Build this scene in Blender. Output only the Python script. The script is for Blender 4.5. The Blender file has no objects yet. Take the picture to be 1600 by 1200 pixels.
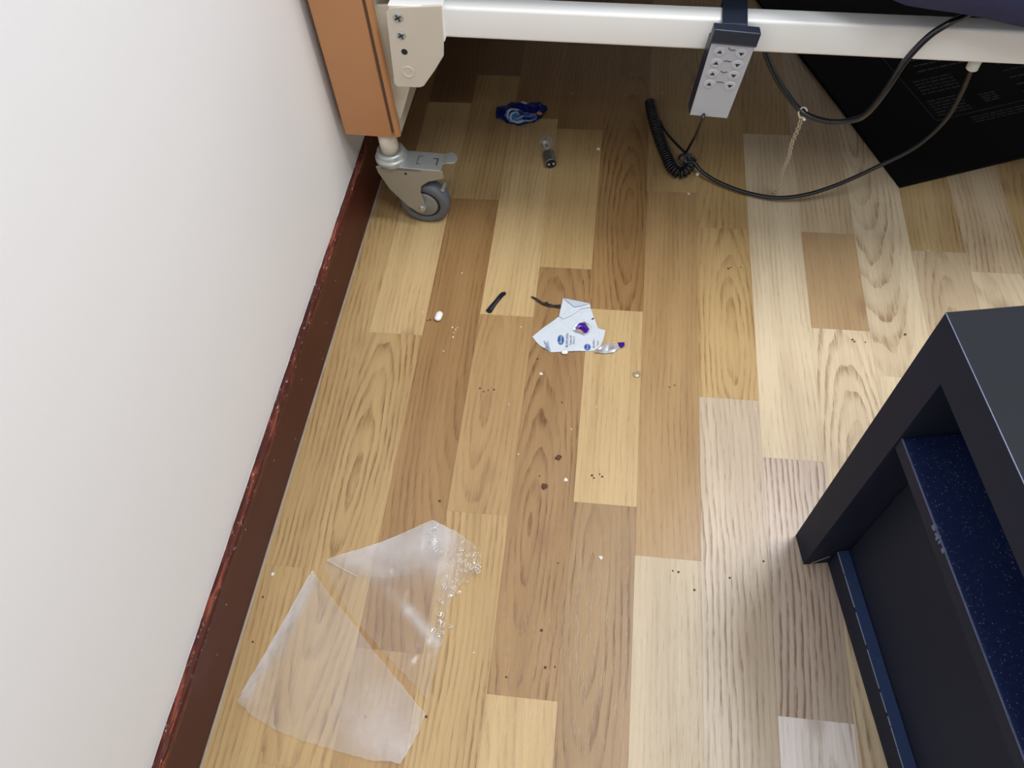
import bpy, bmesh, math, random
from mathutils import Vector, Matrix, noise
C = bpy.context.scene.collection
PI = math.pi
rnd = random.Random(7)

# ---------------------------------------------------------------- camera
H = 0.95                     # camera height above the floor
F = 1237.58                  # focal length in pixels of a 1600 px wide frame
M = Matrix(((0.9923, -0.0685, 0.1032), (0.1129, 0.8426, -0.5266), (-0.0509, 0.5342, 0.8438)))
cam = bpy.data.cameras.new('camera'); cam.sensor_width = 36; cam.lens = F / 1600 * 36
cam.clip_start = 0.02; cam.clip_end = 50
co = bpy.data.objects.new('camera', cam); C.objects.link(co)
co.matrix_world = Matrix.Translation((0, 0, H)) @ M.to_4x4()
bpy.context.scene.camera = co

# ---------------------------------------------------------------- light and exposure
vs = bpy.context.scene.view_settings
vs.view_transform = 'Standard'; vs.look = 'None'; vs.gamma = 1; vs.use_curve_mapping = False
vs.exposure = 0.0
w = bpy.data.worlds.new('room_light'); bpy.context.scene.world = w; w.use_nodes = True
bg = w.node_tree.nodes['Background']; bg.inputs[0].default_value = (0.93, 0.95, 1.0, 1); bg.inputs[1].default_value = 0.25
def area(name, loc, target, sx, sy, power, col):
    l = bpy.data.lights.new(name, 'AREA'); l.shape = 'RECTANGLE'; l.size = sx; l.size_y = sy; l.energy = power; l.color = col
    o = bpy.data.objects.new(name, l); C.objects.link(o); o.location = loc
    o.rotation_euler = (Vector(target) - Vector(loc)).to_track_quat('-Z', 'Y').to_euler()
    return o
area('ceiling_panel_main', (0.95, 0.85, 2.37), (0.95, 0.85, 0), 0.75, 0.9, 42, (0.98, 0.99, 1.0))
area('added_cool_fill', (0.48, -0.30, 2.37), (0.48, -0.30, 0), 0.6, 0.6, 20, (0.88, 0.95, 1.0))  # added cool fill lamp, brightens the floor at lower right

# ---------------------------------------------------------------- picture measurements -> room coordinates
def ray(q): return M @ Vector(((q[0] - 800) / F, -(q[1] - 600) / F, -1.0))
def P(px, py, z=0.0):
    d = ray((px, py)); t = (z - H) / d.z
    return Vector((d.x * t, d.y * t, z))
BO = Vector((-0.33, 0.89, 0)); BA = math.radians(-2.2)      # frame of the bed
BM = Matrix.Translation(BO) @ Matrix.Rotation(BA, 4, 'Z')
def BL(px, py, yl=0.0):                                      # point on the upright plane y = yl of the bed's frame
    I = BM.inverted(); o = I @ Vector((0, 0, H)); d = I.to_3x3() @ ray((px, py))
    t = (yl - o.y) / d.y
    return o + d * t

# ---------------------------------------------------------------- materials
def mat(name, col, rough=0.5, metal=0.0, bump=0.0, bscale=200, var=0.0, vscale=20, spec=0.5, coat=0.0):
    m = bpy.data.materials.new(name); m.use_nodes = True; nt = m.node_tree; b = nt.nodes['Principled BSDF']
    b.inputs['Base Color'].default_value = (*col, 1); b.inputs['Roughness'].default_value = rough
    b.inputs['Metallic'].default_value = metal; b.inputs['Specular IOR Level'].default_value = spec
    b.inputs['Coat Weight'].default_value = coat
    tc = nt.nodes.new('ShaderNodeTexCoord')
    if var:
        n = nt.nodes.new('ShaderNodeTexNoise'); n.inputs['Scale'].default_value = vscale; n.inputs['Detail'].default_value = 5
        nt.links.new(tc.outputs['Object'], n.inputs['Vector'])
        mx = nt.nodes.new('ShaderNodeMix'); mx.data_type = 'RGBA'
        mx.inputs[6].default_value = (*[c * (1 - var) for c in col], 1); mx.inputs[7].default_value = (*[min(1, c * (1 + var)) for c in col], 1)
        nt.links.new(n.outputs['Fac'], mx.inputs[0]); nt.links.new(mx.outputs[2], b.inputs['Base Color'])
    if bump:
        n2 = nt.nodes.new('ShaderNodeTexNoise'); n2.inputs['Scale'].default_value = bscale; n2.inputs['Detail'].default_value = 4
        bp = nt.nodes.new('ShaderNodeBump'); bp.inputs['Strength'].default_value = bump; bp.inputs['Distance'].default_value = 0.001
        nt.links.new(tc.outputs['Object'], n2.inputs['Vector']); nt.links.new(n2.outputs['Fac'], bp.inputs['Height'])
        nt.links.new(bp.outputs['Normal'], b.inputs['Normal'])
    return m
class NB:                                                    # small node-graph builder
    def __init__(s, m): s.nt = m.node_tree; s.l = s.nt.links
    def n(s, t, **k):
        x = s.nt.nodes.new(t)
        for a, v in k.items(): setattr(x, a, v)
        return x
    def put(s, sock, v):
        if isinstance(v, bpy.types.NodeSocket): s.l.new(v, sock)
        else: sock.default_value = v
    def m(s, op, a, b=0.0, c=0.0):
        x = s.n('ShaderNodeMath', operation=op)
        s.put(x.inputs[0], a); s.put(x.inputs[1], b)
        if op in ('MULTIPLY_ADD', 'SMOOTH_MIN', 'WRAP'): s.put(x.inputs[2], c)
        return x.outputs[0]
    def noise(s, v, scale, detail=3, rough=0.5, dist=0.0):
        x = s.n('ShaderNodeTexNoise'); s.l.new(v, x.inputs['Vector'])
        x.inputs['Scale'].default_value = scale; x.inputs['Detail'].default_value = detail
        x.inputs['Roughness'].default_value = rough; x.inputs['Distortion'].default_value = dist
        return x.outputs['Fac']
    def ramp(s, f, lo, hi, a=0.0, b=1.0):
        x = s.n('ShaderNodeMapRange'); x.interpolation_type = 'SMOOTHSTEP'
        s.put(x.inputs[0], f)
        for i, v in enumerate((lo, hi, a, b)): x.inputs[i + 1].default_value = v
        return x.outputs[0]
    def xyz(s, x_, y_, z_=0.0):
        x = s.n('ShaderNodeCombineXYZ'); s.put(x.inputs[0], x_); s.put(x.inputs[1], y_); s.put(x.inputs[2], z_)
        return x.outputs[0]
    def mix(s, f, a, b):
        x = s.n('ShaderNodeMix', data_type='RGBA'); s.put(x.inputs[0], f)
        s.put(x.inputs[6], a if isinstance(a, bpy.types.NodeSocket) else (*a, 1)); s.put(x.inputs[7], b if isinstance(b, bpy.types.NodeSocket) else (*b, 1))
        return x.outputs[2]

def oak():
    m = bpy.data.materials.new('oak_laminate'); m.use_nodes = True; B = NB(m); b = m.node_tree.nodes['Principled BSDF']
    tc = B.n('ShaderNodeTexCoord'); sp = B.n('ShaderNodeSeparateXYZ'); B.l.new(tc.outputs['Object'], sp.inputs[0])
    def at(name):
        a = B.n('ShaderNodeAttribute'); a.attribute_type = 'OBJECT'; a.attribute_name = name; return a
    tone = at('tone'); par = at('figure'); sd = at('seed').outputs['Fac']
    ps = B.n('ShaderNodeSeparateXYZ'); B.l.new(par.outputs['Vector'], ps.inputs[0])
    xc, yc, st = ps.outputs
    x, y = sp.outputs[0], sp.outputs[1]
    sv = B.m('MULTIPLY', sd, 37.0)
    # slow wander of the grain along the board
    v1 = B.xyz(B.m('MULTIPLY', x, 14.0), B.m('MULTIPLY', y, 4.0), sv)
    w1 = B.noise(v1, 1.0, 3, 0.55)
    v2 = B.xyz(B.m('MULTIPLY', x, 60.0), B.m('MULTIPLY', y, 16.0), sv)
    w2 = B.noise(v2, 1.0, 3, 0.6)
    dx = B.m('SUBTRACT', x, xc)
    dy = B.m('MULTIPLY', B.m('SUBTRACT', y, yc), 0.13)
    d = B.m('SQRT', B.m('ADD', B.m('MULTIPLY', dx, dx), B.m('ADD', B.m('MULTIPLY', dy, dy), 0.00003)))
    d = B.m('ADD', d, B.m('MULTIPLY', w1, 0.020)); d = B.m('ADD', d, B.m('MULTIPLY', w2, 0.0040))
    rg = B.m('FRACT', B.m('MULTIPLY', d, 135.0))
    early = B.ramp(rg, 0.35, 0.92); late = B.ramp(rg, 0.93, 1.0, 1.0, 0.0)
    ring = B.m('MULTIPLY', early, late)
    # pores: short fine dashes
    pv = B.xyz(B.m('MULTIPLY', x, 1100.0), B.m('MULTIPLY', y, 42.0), sv)
    po = B.ramp(B.noise(pv, 1.0, 2, 0.6), 0.52, 0.72)
    pores = B.m('MULTIPLY', po, B.m('MULTIPLY_ADD', ring, 0.75, 0.25))
    dash = B.ramp(B.noise(B.xyz(B.m('MULTIPLY', x, 260.0), B.m('MULTIPLY', y, 28.0), B.m('ADD', sv, 5.0)), 1.0, 3, 0.65), 0.36, 0.62)
    fv = B.xyz(B.m('MULTIPLY', x, 420.0), B.m('MULTIPLY', y, 9.0), sv)
    fine = B.noise(fv, 1.0, 3, 0.6)
    bv = B.xyz(B.m('MULTIPLY', x, 30.0), B.m('MULTIPLY', y, 3.0), B.m('ADD', sv, 9.0))
    broad = B.noise(bv, 1.0, 3, 0.5)
    patch = B.ramp(B.noise(B.xyz(B.m('MULTIPLY', x, 22.0), B.m('MULTIPLY', y, 7.0), B.m('ADD', sv, 3.0)), 1.0, 2), 0.38, 0.62)
    f = B.m('MULTIPLY', ring, B.m('MULTIPLY', st, B.m('MULTIPLY_ADD', patch, 0.75, 0.25)))
    f = B.m('ADD', B.m('MULTIPLY', f, B.m('MULTIPLY_ADD', dash, 0.62, 0.22)), B.m('MULTIPLY', pores, 0.40))
    f = B.m('ADD', f, B.m('MULTIPLY', B.m('SUBTRACT', broad, 0.5), 1.0))
    f = B.m('ADD', f, B.m('MULTIPLY', B.m('SUBTRACT', fine, 0.5), 0.55))
    f = B.m('ADD', f, 0.12)
    fx = B.ramp(f, 0.0, 1.0)
    dk = B.n('ShaderNodeVectorMath', operation='MULTIPLY'); B.l.new(tone.outputs['Vector'], dk.inputs[0]); dk.inputs[1].default_value = (0.50, 0.39, 0.31)
    lt = B.n('ShaderNodeVectorMath', operation='MULTIPLY'); B.l.new(tone.outputs['Vector'], lt.inputs[0]); lt.inputs[1].default_value = (1.07, 1.08, 1.09)
    col = B.mix(B.m('MINIMUM', B.m('MAXIMUM', f, 0.0), 1.0), lt.outputs[0], dk.outputs[0])
    # a few knots
    vo = B.n('ShaderNodeTexVoronoi', voronoi_dimensions='3D'); vo.inputs['Scale'].default_value = 1.0
    B.l.new(B.xyz(B.m('MULTIPLY', x, 9.0), B.m('MULTIPLY', y, 5.0), sv), vo.inputs['Vector'])
    kn = B.ramp(vo.outputs['Distance'], 0.03, 0.16, 1.0, 0.0)
    col = B.mix(B.m('MULTIPLY', kn, 0.45), col, (0.22, 0.11, 0.055))
    B.l.new(col, b.inputs['Base Color'])
    rr = B.m('MULTIPLY_ADD', fine, 0.14, 0.24); B.l.new(rr, b.inputs['Roughness'])
    b.inputs['Specular IOR Level'].default_value = 0.55
    bp = B.n('ShaderNodeBump'); bp.inputs['Strength'].default_value = 0.25; bp.inputs['Distance'].default_value = 0.0004
    B.l.new(B.m('SUBTRACT', 1.0, B.m('ADD', pores, B.m('MULTIPLY', fine, 0.4))), bp.inputs['Height']); B.l.new(bp.outputs['Normal'], b.inputs['Normal'])
    return m
OAK = oak()

def wall_mat():
    m = mat('white_wall_paint', (0.835, 0.83, 0.835), 0.55, bump=0.12, bscale=260, var=0.03, vscale=2.5)
    B = NB(m); b = m.node_tree.nodes['Principled BSDF']; src = b.inputs['Base Color'].links[0].from_socket
    tc = B.n('ShaderNodeTexCoord')
    vo = B.n('ShaderNodeTexVoronoi'); vo.inputs['Scale'].default_value = 9.0; B.l.new(tc.outputs['Object'], vo.inputs['Vector'])
    f = B.ramp(vo.outputs['Distance'], 0.012, 0.03, 0.5, 0.0)
    B.l.new(B.mix(f, src, (0.9, 0.89, 0.87)), b.inputs['Base Color'])
    return m
WALL = wall_mat()

def skirting_mat():
    m = bpy.data.materials.new('maroon_gloss_paint'); m.use_nodes = True; B = NB(m); b = m.node_tree.nodes['Principled BSDF']
    tc = B.n('ShaderNodeTexCoord'); sp = B.n('ShaderNodeSeparateXYZ'); B.l.new(tc.outputs['Object'], sp.inputs[0])
    x, y, z = sp.outputs
    base = B.mix(B.noise(B.xyz(x, y, B.m('MULTIPLY', z, 6.0)), 8.0, 4), (0.052, 0.0115, 0.0080), (0.088, 0.019, 0.0125))
    edge = B.ramp(z, 0.0790, 0.0885)
    n1 = B.noise(B.xyz(B.m('MULTIPLY', x, 150.0), B.m('MULTIPLY', y, 16.0), B.m('MULTIPLY', z, 110.0)), 1.0, 5, 0.65)
    n2 = B.noise(B.xyz(B.m('MULTIPLY', x, 90.0), B.m('MULTIPLY', y, 7.0), B.m('MULTIPLY', z, 60.0)), 1.0, 4, 0.6)
    n3 = B.noise(B.xyz(B.m('MULTIPLY', x, 260.0), B.m('MULTIPLY', y, 110.0), B.m('MULTIPLY', z, 200.0)), 1.0, 4, 0.7)
    chip = B.m('MULTIPLY', B.ramp(n1, 0.51, 0.62), edge)
    c = B.mix(B.m('MULTIPLY', chip, 0.85), base, (0.25, 0.060, 0.032))
    wood = B.m('MULTIPLY', B.ramp(n2, 0.66, 0.72), edge)
    c = B.mix(B.m('MULTIPLY', wood, 0.9), c, (0.46, 0.18, 0.08))
    dark = B.m('MULTIPLY', B.ramp(n2, 0.30, 0.42, 1.0, 0.0), edge)
    c = B.mix(dark, c, (0.018, 0.010, 0.010))
    top = B.ramp(z, 0.0915, 0.0925)
    wh = B.m('MULTIPLY', B.ramp(n3, 0.60, 0.68), B.ramp(z, 0.084, 0.0925))
    c = B.mix(B.m('MULTIPLY', wh, 0.55), c, (0.55, 0.50, 0.48))
    vo = B.n('ShaderNodeTexVoronoi'); vo.inputs['Scale'].default_value = 38.0; B.l.new(tc.outputs['Object'], vo.inputs['Vector'])
    c = B.mix(B.ramp(vo.outputs['Distance'], 0.03, 0.06, 0.8, 0.0), c, (0.5, 0.42, 0.38))
    B.l.new(c, b.inputs['Base Color']); b.inputs['Roughness'].default_value = 0.42; b.inputs['Specular IOR Level'].default_value = 0.22
    bp = B.n('ShaderNodeBump'); bp.inputs['Strength'].default_value = 0.6; bp.inputs['Distance'].default_value = 0.001
    B.l.new(B.m('MULTIPLY', n1, edge), bp.inputs['Height']); B.l.new(bp.outputs['Normal'], b.inputs['Normal'])
    return m
SKIRT = skirting_mat()

def dusty(name, col, dust, amount, rough=0.35, spec=0.5):
    m = mat(name, col, rough, bump=0.05, bscale=500, var=0.12, vscale=9, spec=spec); B = NB(m); b = m.node_tree.nodes['Principled BSDF']
    src = b.inputs['Base Color'].links[0].from_socket
    tc = B.n('ShaderNodeTexCoord')
    vo = B.n('ShaderNodeTexVoronoi'); vo.inputs['Scale'].default_value = 400.0; B.l.new(tc.outputs['Object'], vo.inputs['Vector'])
    f1 = B.ramp(vo.outputs['Distance'], 0.06, 0.2, 1.0, 0.0)
    sel = B.ramp(B.noise(tc.outputs['Object'], 130.0, 3, 0.7), 0.60 - amount * 0.12, 0.74 - amount * 0.12)
    lint = B.ramp(B.noise(tc.outputs['Object'], 700.0, 2, 0.7, 1.5), 0.62, 0.75)
    f = B.m('MAXIMUM', B.m('MULTIPLY', f1, sel), B.m('MULTIPLY', B.m('MULTIPLY', lint, sel), 0.35))
    f = B.m('MULTIPLY', f, min(1.0, amount))
    B.l.new(B.mix(f, src, dust), b.inputs['Base Color'])
    return m

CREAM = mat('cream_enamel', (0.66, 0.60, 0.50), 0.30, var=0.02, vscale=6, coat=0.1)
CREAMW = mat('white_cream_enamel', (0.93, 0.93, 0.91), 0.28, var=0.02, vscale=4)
BEECH = mat('beech_veneer', (0.50, 0.235, 0.098), 0.42, var=0.10, vscale=7)
GROOVE = mat('groove_rubber', (0.10, 0.055, 0.035), 0.6)
GREYMET = mat('zinc_plate', (0.46, 0.49, 0.48), 0.36, 0.6, bump=0.1, bscale=120, var=0.1, vscale=60)
PAINTMET = mat('painted_caster_metal', (0.35, 0.33, 0.27), 0.42, 0.25, var=0.06, vscale=20)
RUBBER = mat('grey_rubber', (0.115, 0.125, 0.145), 0.5, var=0.08, vscale=50)
HUB = mat('grey_hub_plastic', (0.22, 0.22, 0.20), 0.5, var=0.15, vscale=80)
DARK = mat('dark_recess', (0.01, 0.01, 0.011), 0.6)
BLACKP = mat('black_plastic', (0.010, 0.012, 0.018), 0.30, var=0.1)
NAVYP = mat('blue_black_plastic', (0.018, 0.024, 0.042), 0.38, var=0.15, vscale=60)
SILVERP = mat('silver_membrane', (0.44, 0.45, 0.49), 0.42, bump=0.05, bscale=900, var=0.02)
BUTTON = mat('raised_button_membrane', (0.475, 0.485, 0.525), 0.45)
INK = mat('black_ink', (0.015, 0.015, 0.02), 0.6)
MATB = mat('black_mat_vinyl', (0.0030, 0.0032, 0.0042), 0.62, spec=0.12)
MATINK = mat('mat_grey_print', (0.045, 0.047, 0.055), 0.6)
NAVYF = mat('navy_blanket_fabric', (0.034, 0.040, 0.135), 0.85, bump=0.5, bscale=700, var=0.15, vscale=30)
MATTR = mat('dark_mattress_cover', (0.012, 0.014, 0.03), 0.7)
TBL_F = dusty('black_ash_foil', (0.0185, 0.0225, 0.0400), (0.25, 0.30, 0.38), 0.12, 0.55, 0.08)
TBL_T = dusty('black_top_foil', (0.0115, 0.0135, 0.0180), (0.25, 0.30, 0.38), 0.12, 0.55, 0.10)
TBL_S = dusty('dusty_shelf_foil', (0.0100, 0.0190, 0.0720), (0.34, 0.42, 0.60), 1.5, 0.5, 0.2)
TBL_E = dusty('blue_edge_foil', (0.035, 0.062, 0.16), (0.55, 0.62, 0.72), 0.5, 0.4)  # bluer and lighter than the other table foils
EDGE = mat('pale_edge_highlight', (0.10, 0.13, 0.24), 0.4, var=0.5, vscale=120)  # highlight along the table edges, put into the colour
SEAL = mat('grey_sealant', (0.30, 0.25, 0.20), 0.6, var=0.25, vscale=60)
PAPER = mat('white_waxed_paper', (0.62, 0.67, 0.73), 0.45, bump=0.25, bscale=300, var=0.03)
PBLUE = mat('blue_ink', (0.010, 0.065, 0.29), 0.5)
PBLUEL = mat('pale_blue_ink', (0.22, 0.40, 0.75), 0.5)
PGREY = mat('grey_blue_ink', (0.10, 0.15, 0.27), 0.6)
FOIL = mat('silver_foil', (0.80, 0.81, 0.85), 0.38, 0.8, bump=0.15, bscale=150)
PURPLE = mat('purple_foil', (0.055, 0.012, 0.26), 0.25, 0.2, bump=0.3, bscale=300)
BLUEFOIL = mat('deep_blue_foil', (0.010, 0.014, 0.17), 0.22, 0.2, bump=0.4, bscale=150, var=0.5, vscale=45)
SKYINK = mat('sky_blue_print', (0.06, 0.27, 0.68), 0.3)
WHITEINK = mat('white_print', (0.60, 0.70, 0.86), 0.3)
YELLOW = mat('yellow_print', (0.80, 0.38, 0.06), 0.4)
PINKINK = mat('pink_print', (0.35, 0.16, 0.55), 0.4)
PILL = mat('white_pill', (0.86, 0.86, 0.84), 0.4)
WHITEC = mat('white_crumb', (0.75, 0.73, 0.68), 0.6, var=0.1, vscale=300)
BROWNC = mat('brown_crumb', (0.10, 0.045, 0.02), 0.7, var=0.3, vscale=500)
BLACKS = mat('black_film_scrap', (0.012, 0.011, 0.018), 0.35)
TWIG = mat('dark_brown_scrap', (0.022, 0.011, 0.010), 0.5, bump=0.5, bscale=500, var=0.3, vscale=200)
CHAIN = mat('tarnished_chain', (0.62, 0.54, 0.42), 0.35, 0.6)
CAPM = mat('brushed_cap_metal', (0.30, 0.30, 0.28), 0.35, 0.8, var=0.1, vscale=200)

def glass(name, col, diff, gloss, rough=0.12, tr=(0.97, 0.97, 0.97)):
    m = bpy.data.materials.new(name); m.use_nodes = True; B = NB(m); nt = m.node_tree
    nt.nodes.remove(nt.nodes['Principled BSDF']); out = nt.nodes['Material Output']
    t = B.n('ShaderNodeBsdfTransparent'); t.inputs[0].default_value = (*tr, 1)
    d = B.n('ShaderNodeBsdfDiffuse'); d.inputs[0].default_value = (*col, 1)
    g = B.n('ShaderNodeBsdfGlossy'); g.inputs['Roughness'].default_value = rough; g.inputs[0].default_value = (1, 1, 1, 1)
    tc = B.n('ShaderNodeTexCoord'); nz = B.noise(tc.outputs['Object'], 60.0, 4, 0.6)
    bp = B.n('ShaderNodeBump'); bp.inputs['Strength'].default_value = 0.4; bp.inputs['Distance'].default_value = 0.001
    B.l.new(nz, bp.inputs['Height']); B.l.new(bp.outputs[0], g.inputs['Normal'])
    a = B.n('ShaderNodeMixShader'); a.inputs[0].default_value = diff; B.l.new(t.outputs[0], a.inputs[1]); B.l.new(d.outputs[0], a.inputs[2])
    lw = B.n('ShaderNodeLayerWeight'); lw.inputs['Blend'].default_value = 0.25; B.l.new(bp.outputs[0], lw.inputs['Normal'])
    k = B.m('MULTIPLY_ADD', lw.outputs['Facing'], gloss * 1.5, gloss)
    c = B.n('ShaderNodeMixShader'); B.l.new(k, c.inputs[0]); B.l.new(a.outputs[0], c.inputs[1]); B.l.new(g.outputs[0], c.inputs[2])
    B.l.new(c.outputs[0], out.inputs['Surface'])
    return m
def film():
    m = glass('clear_plastic_film', (0.88, 0.86, 0.87), 0.13, 0.045, 0.28); B = NB(m); nt = m.node_tree
    at = B.n('ShaderNodeAttribute'); at.attribute_name = 'haze'
    tc = B.n('ShaderNodeTexCoord'); nz = B.noise(tc.outputs['Object'], 22.0, 4, 0.6)
    f = B.m('MULTIPLY', at.outputs['Fac'], B.m('MULTIPLY_ADD', nz, 0.9, 0.55))
    mix = [n for n in nt.nodes if n.type == 'MIX_SHADER' and not n.inputs[0].is_linked][0]
    nt.links.new(f, mix.inputs[0]); return m
FILM = film()
GLASS = glass('clear_bulb_glass', (0.8, 0.8, 0.8), 0.05, 0.10, 0.05)

# ---------------------------------------------------------------- mesh helpers
def obj(name, bm, m, parent=None, smooth=False, bevel=0.0, seg=2):
    me = bpy.data.meshes.new(name)
    bmesh.ops.recalc_face_normals(bm, faces=bm.faces[:]); bm.to_mesh(me); bm.free()
    for i in (m if isinstance(m, (list, tuple)) else [m]): me.materials.append(i)
    if smooth:
        for p in me.polygons: p.use_smooth = True
    o = bpy.data.objects.new(name, me); C.objects.link(o)
    if parent is not None: o.parent = parent
    if bevel:
        b = o.modifiers.new('bevel', 'BEVEL'); b.width = bevel; b.segments = seg; b.limit_method = 'ANGLE'; b.angle_limit = 0.6
        b.harden_normals = False
    return o
def tag(o, label=None, cat=None, group=None, kind=None):
    if label: o['label'] = label
    if cat: o['category'] = cat
    if group: o['group'] = group
    if kind: o['kind'] = kind
    return o
def empty(name, loc, rz=0.0):
    o = bpy.data.objects.new(name, None); C.objects.link(o); o.location = loc; o.rotation_euler = (0, 0, rz); o.empty_display_size = 0.05
    return o
def box(bm, x0, x1, y0, y1, z0, z1, mt=None):
    v = [bm.verts.new((x, y, z)) for x in (x0, x1) for y in (y0, y1) for z in (z0, z1)]
    for f in ((0, 1, 3, 2), (4, 6, 7, 5), (0, 4, 5, 1), (2, 3, 7, 6), (0, 2, 6, 4), (1, 5, 7, 3)): bm.faces.new([v[i] for i in f])
    if mt is not None: bmesh.ops.transform(bm, matrix=mt, verts=v)
    return v
def boxm(*a, **k): bm = bmesh.new(); box(bm, *a, **k); return bm
def prism(pts, d, bm=None):                                   # planar polygon of 3-D points, extruded by vector d
    bm = bm or bmesh.new(); a = [bm.verts.new(p) for p in pts]; b = [bm.verts.new(Vector(p) + Vector(d)) for p in pts]
    n = len(a); bm.faces.new(a); bm.faces.new(b[::-1])
    for i in range(n): bm.faces.new((a[i], a[(i + 1) % n], b[(i + 1) % n], b[i]))
    return bm
def lathe(prof, n=32, bm=None, mt=None):                      # profile (r, z)
    bm = bm or bmesh.new(); rings = []
    for r, z in prof:
        rings.append([bm.verts.new((r * math.cos(2 * PI * i / n), r * math.sin(2 * PI * i / n), z)) for i in range(n)])
    for a, b in zip(rings, rings[1:]):
        for i in range(n): bm.faces.new((a[i], a[(i + 1) % n], b[(i + 1) % n], b[i]))
    bm.faces.new(rings[0][::-1]); bm.faces.new(rings[-1])
    if mt is not None: bmesh.ops.transform(bm, matrix=mt, verts=[v for r in rings for v in r])
    return bm
def smooth_path(pts, n=8, closed=False):                      # Catmull-Rom
    pts = [Vector(p) for p in pts]; out = []
    for i in range(len(pts) - 1):
        p0 = pts[max(i - 1, 0)]; p1 = pts[i]; p2 = pts[i + 1]; p3 = pts[min(i + 2, len(pts) - 1)]
        for k in range(n):
            t = k / n
            out.append(0.5 * ((2 * p1) + (p2 - p0) * t + (2 * p0 - 5 * p1 + 4 * p2 - p3) * t * t + (3 * p1 - p0 - 3 * p2 + p3) * t ** 3))
    out.append(pts[-1]); return out
def tube(path, r, n=10, bm=None):
    bm = bm or bmesh.new(); path = [Vector(p) for p in path]; rings = []; up = None
    for i, p in enumerate(path):
        t = (path[min(i + 1, len(path) - 1)] - path[max(i - 1, 0)]).normalized()
        if up is None: up = t.orthogonal().normalized()
        up = (up - t * up.dot(t)).normalized(); s = t.cross(up)
        rr = r(i / (len(path) - 1)) if callable(r) else r
        rings.append([bm.verts.new(p + (up * math.cos(2 * PI * k / n) + s * math.sin(2 * PI * k / n)) * rr) for k in range(n)])
    for a, b in zip(rings, rings[1:]):
        for k in range(n): bm.faces.new((a[k], a[(k + 1) % n], b[(k + 1) % n], b[k]))
    bm.faces.new(rings[0][::-1]); bm.faces.new(rings[-1])
    return bm
def sheet(pts, hf, cuts=3, thick=0.0, edge_wob=0.0):          # filled outline on the floor plane lifted by hf(x, y)
    bm = bmesh.new(); vs_ = [bm.verts.new((p[0], p[1], 0)) for p in pts]; f = bm.faces.new(vs_)
    bmesh.ops.triangulate(bm, faces=[f], ngon_method='BEAUTY')
    for _ in range(cuts):
        bmesh.ops.subdivide_edges(bm, edges=bm.edges[:], cuts=1, use_grid_fill=True)
    if edge_wob:
        for v in bm.verts:
            if v.is_boundary:
                q = noise.noise_vector(Vector((v.co.x * 120, v.co.y * 120, 3))); v.co.x += q.x * edge_wob; v.co.y += q.y * edge_wob
    for v in bm.verts: v.co.z = hf(v.co.x, v.co.y)
    if thick:
        bmesh.ops.recalc_face_normals(bm, faces=bm.faces[:])
        r = bmesh.ops.extrude_face_region(bm, geom=bm.faces[:])
        for g in r['geom']:
            if isinstance(g, bmesh.types.BMVert): g.co.z += thick
    return bm
def rebase(o):                                                # move a single-mesh thing's origin to its base
    me = o.data; xs = [v.co for v in me.vertices]
    c = Vector((sum(v.x for v in xs) / len(xs), sum(v.y for v in xs) / len(xs), min(v.z for v in xs)))
    me.transform(Matrix.Translation(-c)); o.location = c
    return o
def text_mesh(s, size, bm=None, mt=None):
    cu = bpy.data.curves.new('t', 'FONT'); cu.body = s; cu.size = size; cu.align_x = 'CENTER'; cu.align_y = 'CENTER'; cu.resolution_u = 2
    o = bpy.data.objects.new('t', cu); C.objects.link(o); dg = bpy.context.evaluated_depsgraph_get(); me = bpy.data.meshes.new_from_object(o.evaluated_get(dg))
    bm = bm or bmesh.new(); n0 = len(bm.verts); bm.from_mesh(me); bm.verts.ensure_lookup_table()
    if mt is not None: bmesh.ops.transform(bm, matrix=mt, verts=bm.verts[n0:])
    bpy.data.objects.remove(o); bpy.data.curves.remove(cu); bpy.data.meshes.remove(me)
    return bm

# ---------------------------------------------------------------- the setting
WA = Vector((-0.4043, 0.0647, 0)); WD = Vector((0.0187, 0.9998, 0)).normalized(); WN = Vector((WD.y, -WD.x, 0))
def W(s, t, z): return WA + WD * s + WN * t + Vector((0, 0, z))   # along the left wall, out of it, up
def wall_x(y): return WA.x + (y - WA.y) * WD.x / WD.y
floor_bm = bmesh.new(); prism([(wall_x(-1.6) - 0.02, -1.6, -0.03), (2.6, -1.6, -0.03), (2.6, 2.06, -0.03), (wall_x(2.06) - 0.02, 2.06, -0.03)], (0, 0, 0.0265), floor_bm)
floor = tag(obj('floor', floor_bm, mat('floor_underlay', (0.10, 0.06, 0.035), 0.8)), 'oak effect strip floor under the bed and black table', None, None, 'structure')

CW = 0.08528 * H; CX = 0.0679 * H
def jy(px, py): return P(px, py).y
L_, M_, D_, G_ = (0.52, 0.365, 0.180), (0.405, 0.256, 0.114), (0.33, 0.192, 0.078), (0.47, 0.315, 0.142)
E_ = (0.24, 0.140, 0.065)                                             # boards by the headboard, under-bed shade put into their tone
P_, Q_, R_ = (0.64, 0.515, 0.345), (0.53, 0.405, 0.26), (0.78, 0.70, 0.64)   # boards on the right, pale cool light put into their tone
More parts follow.
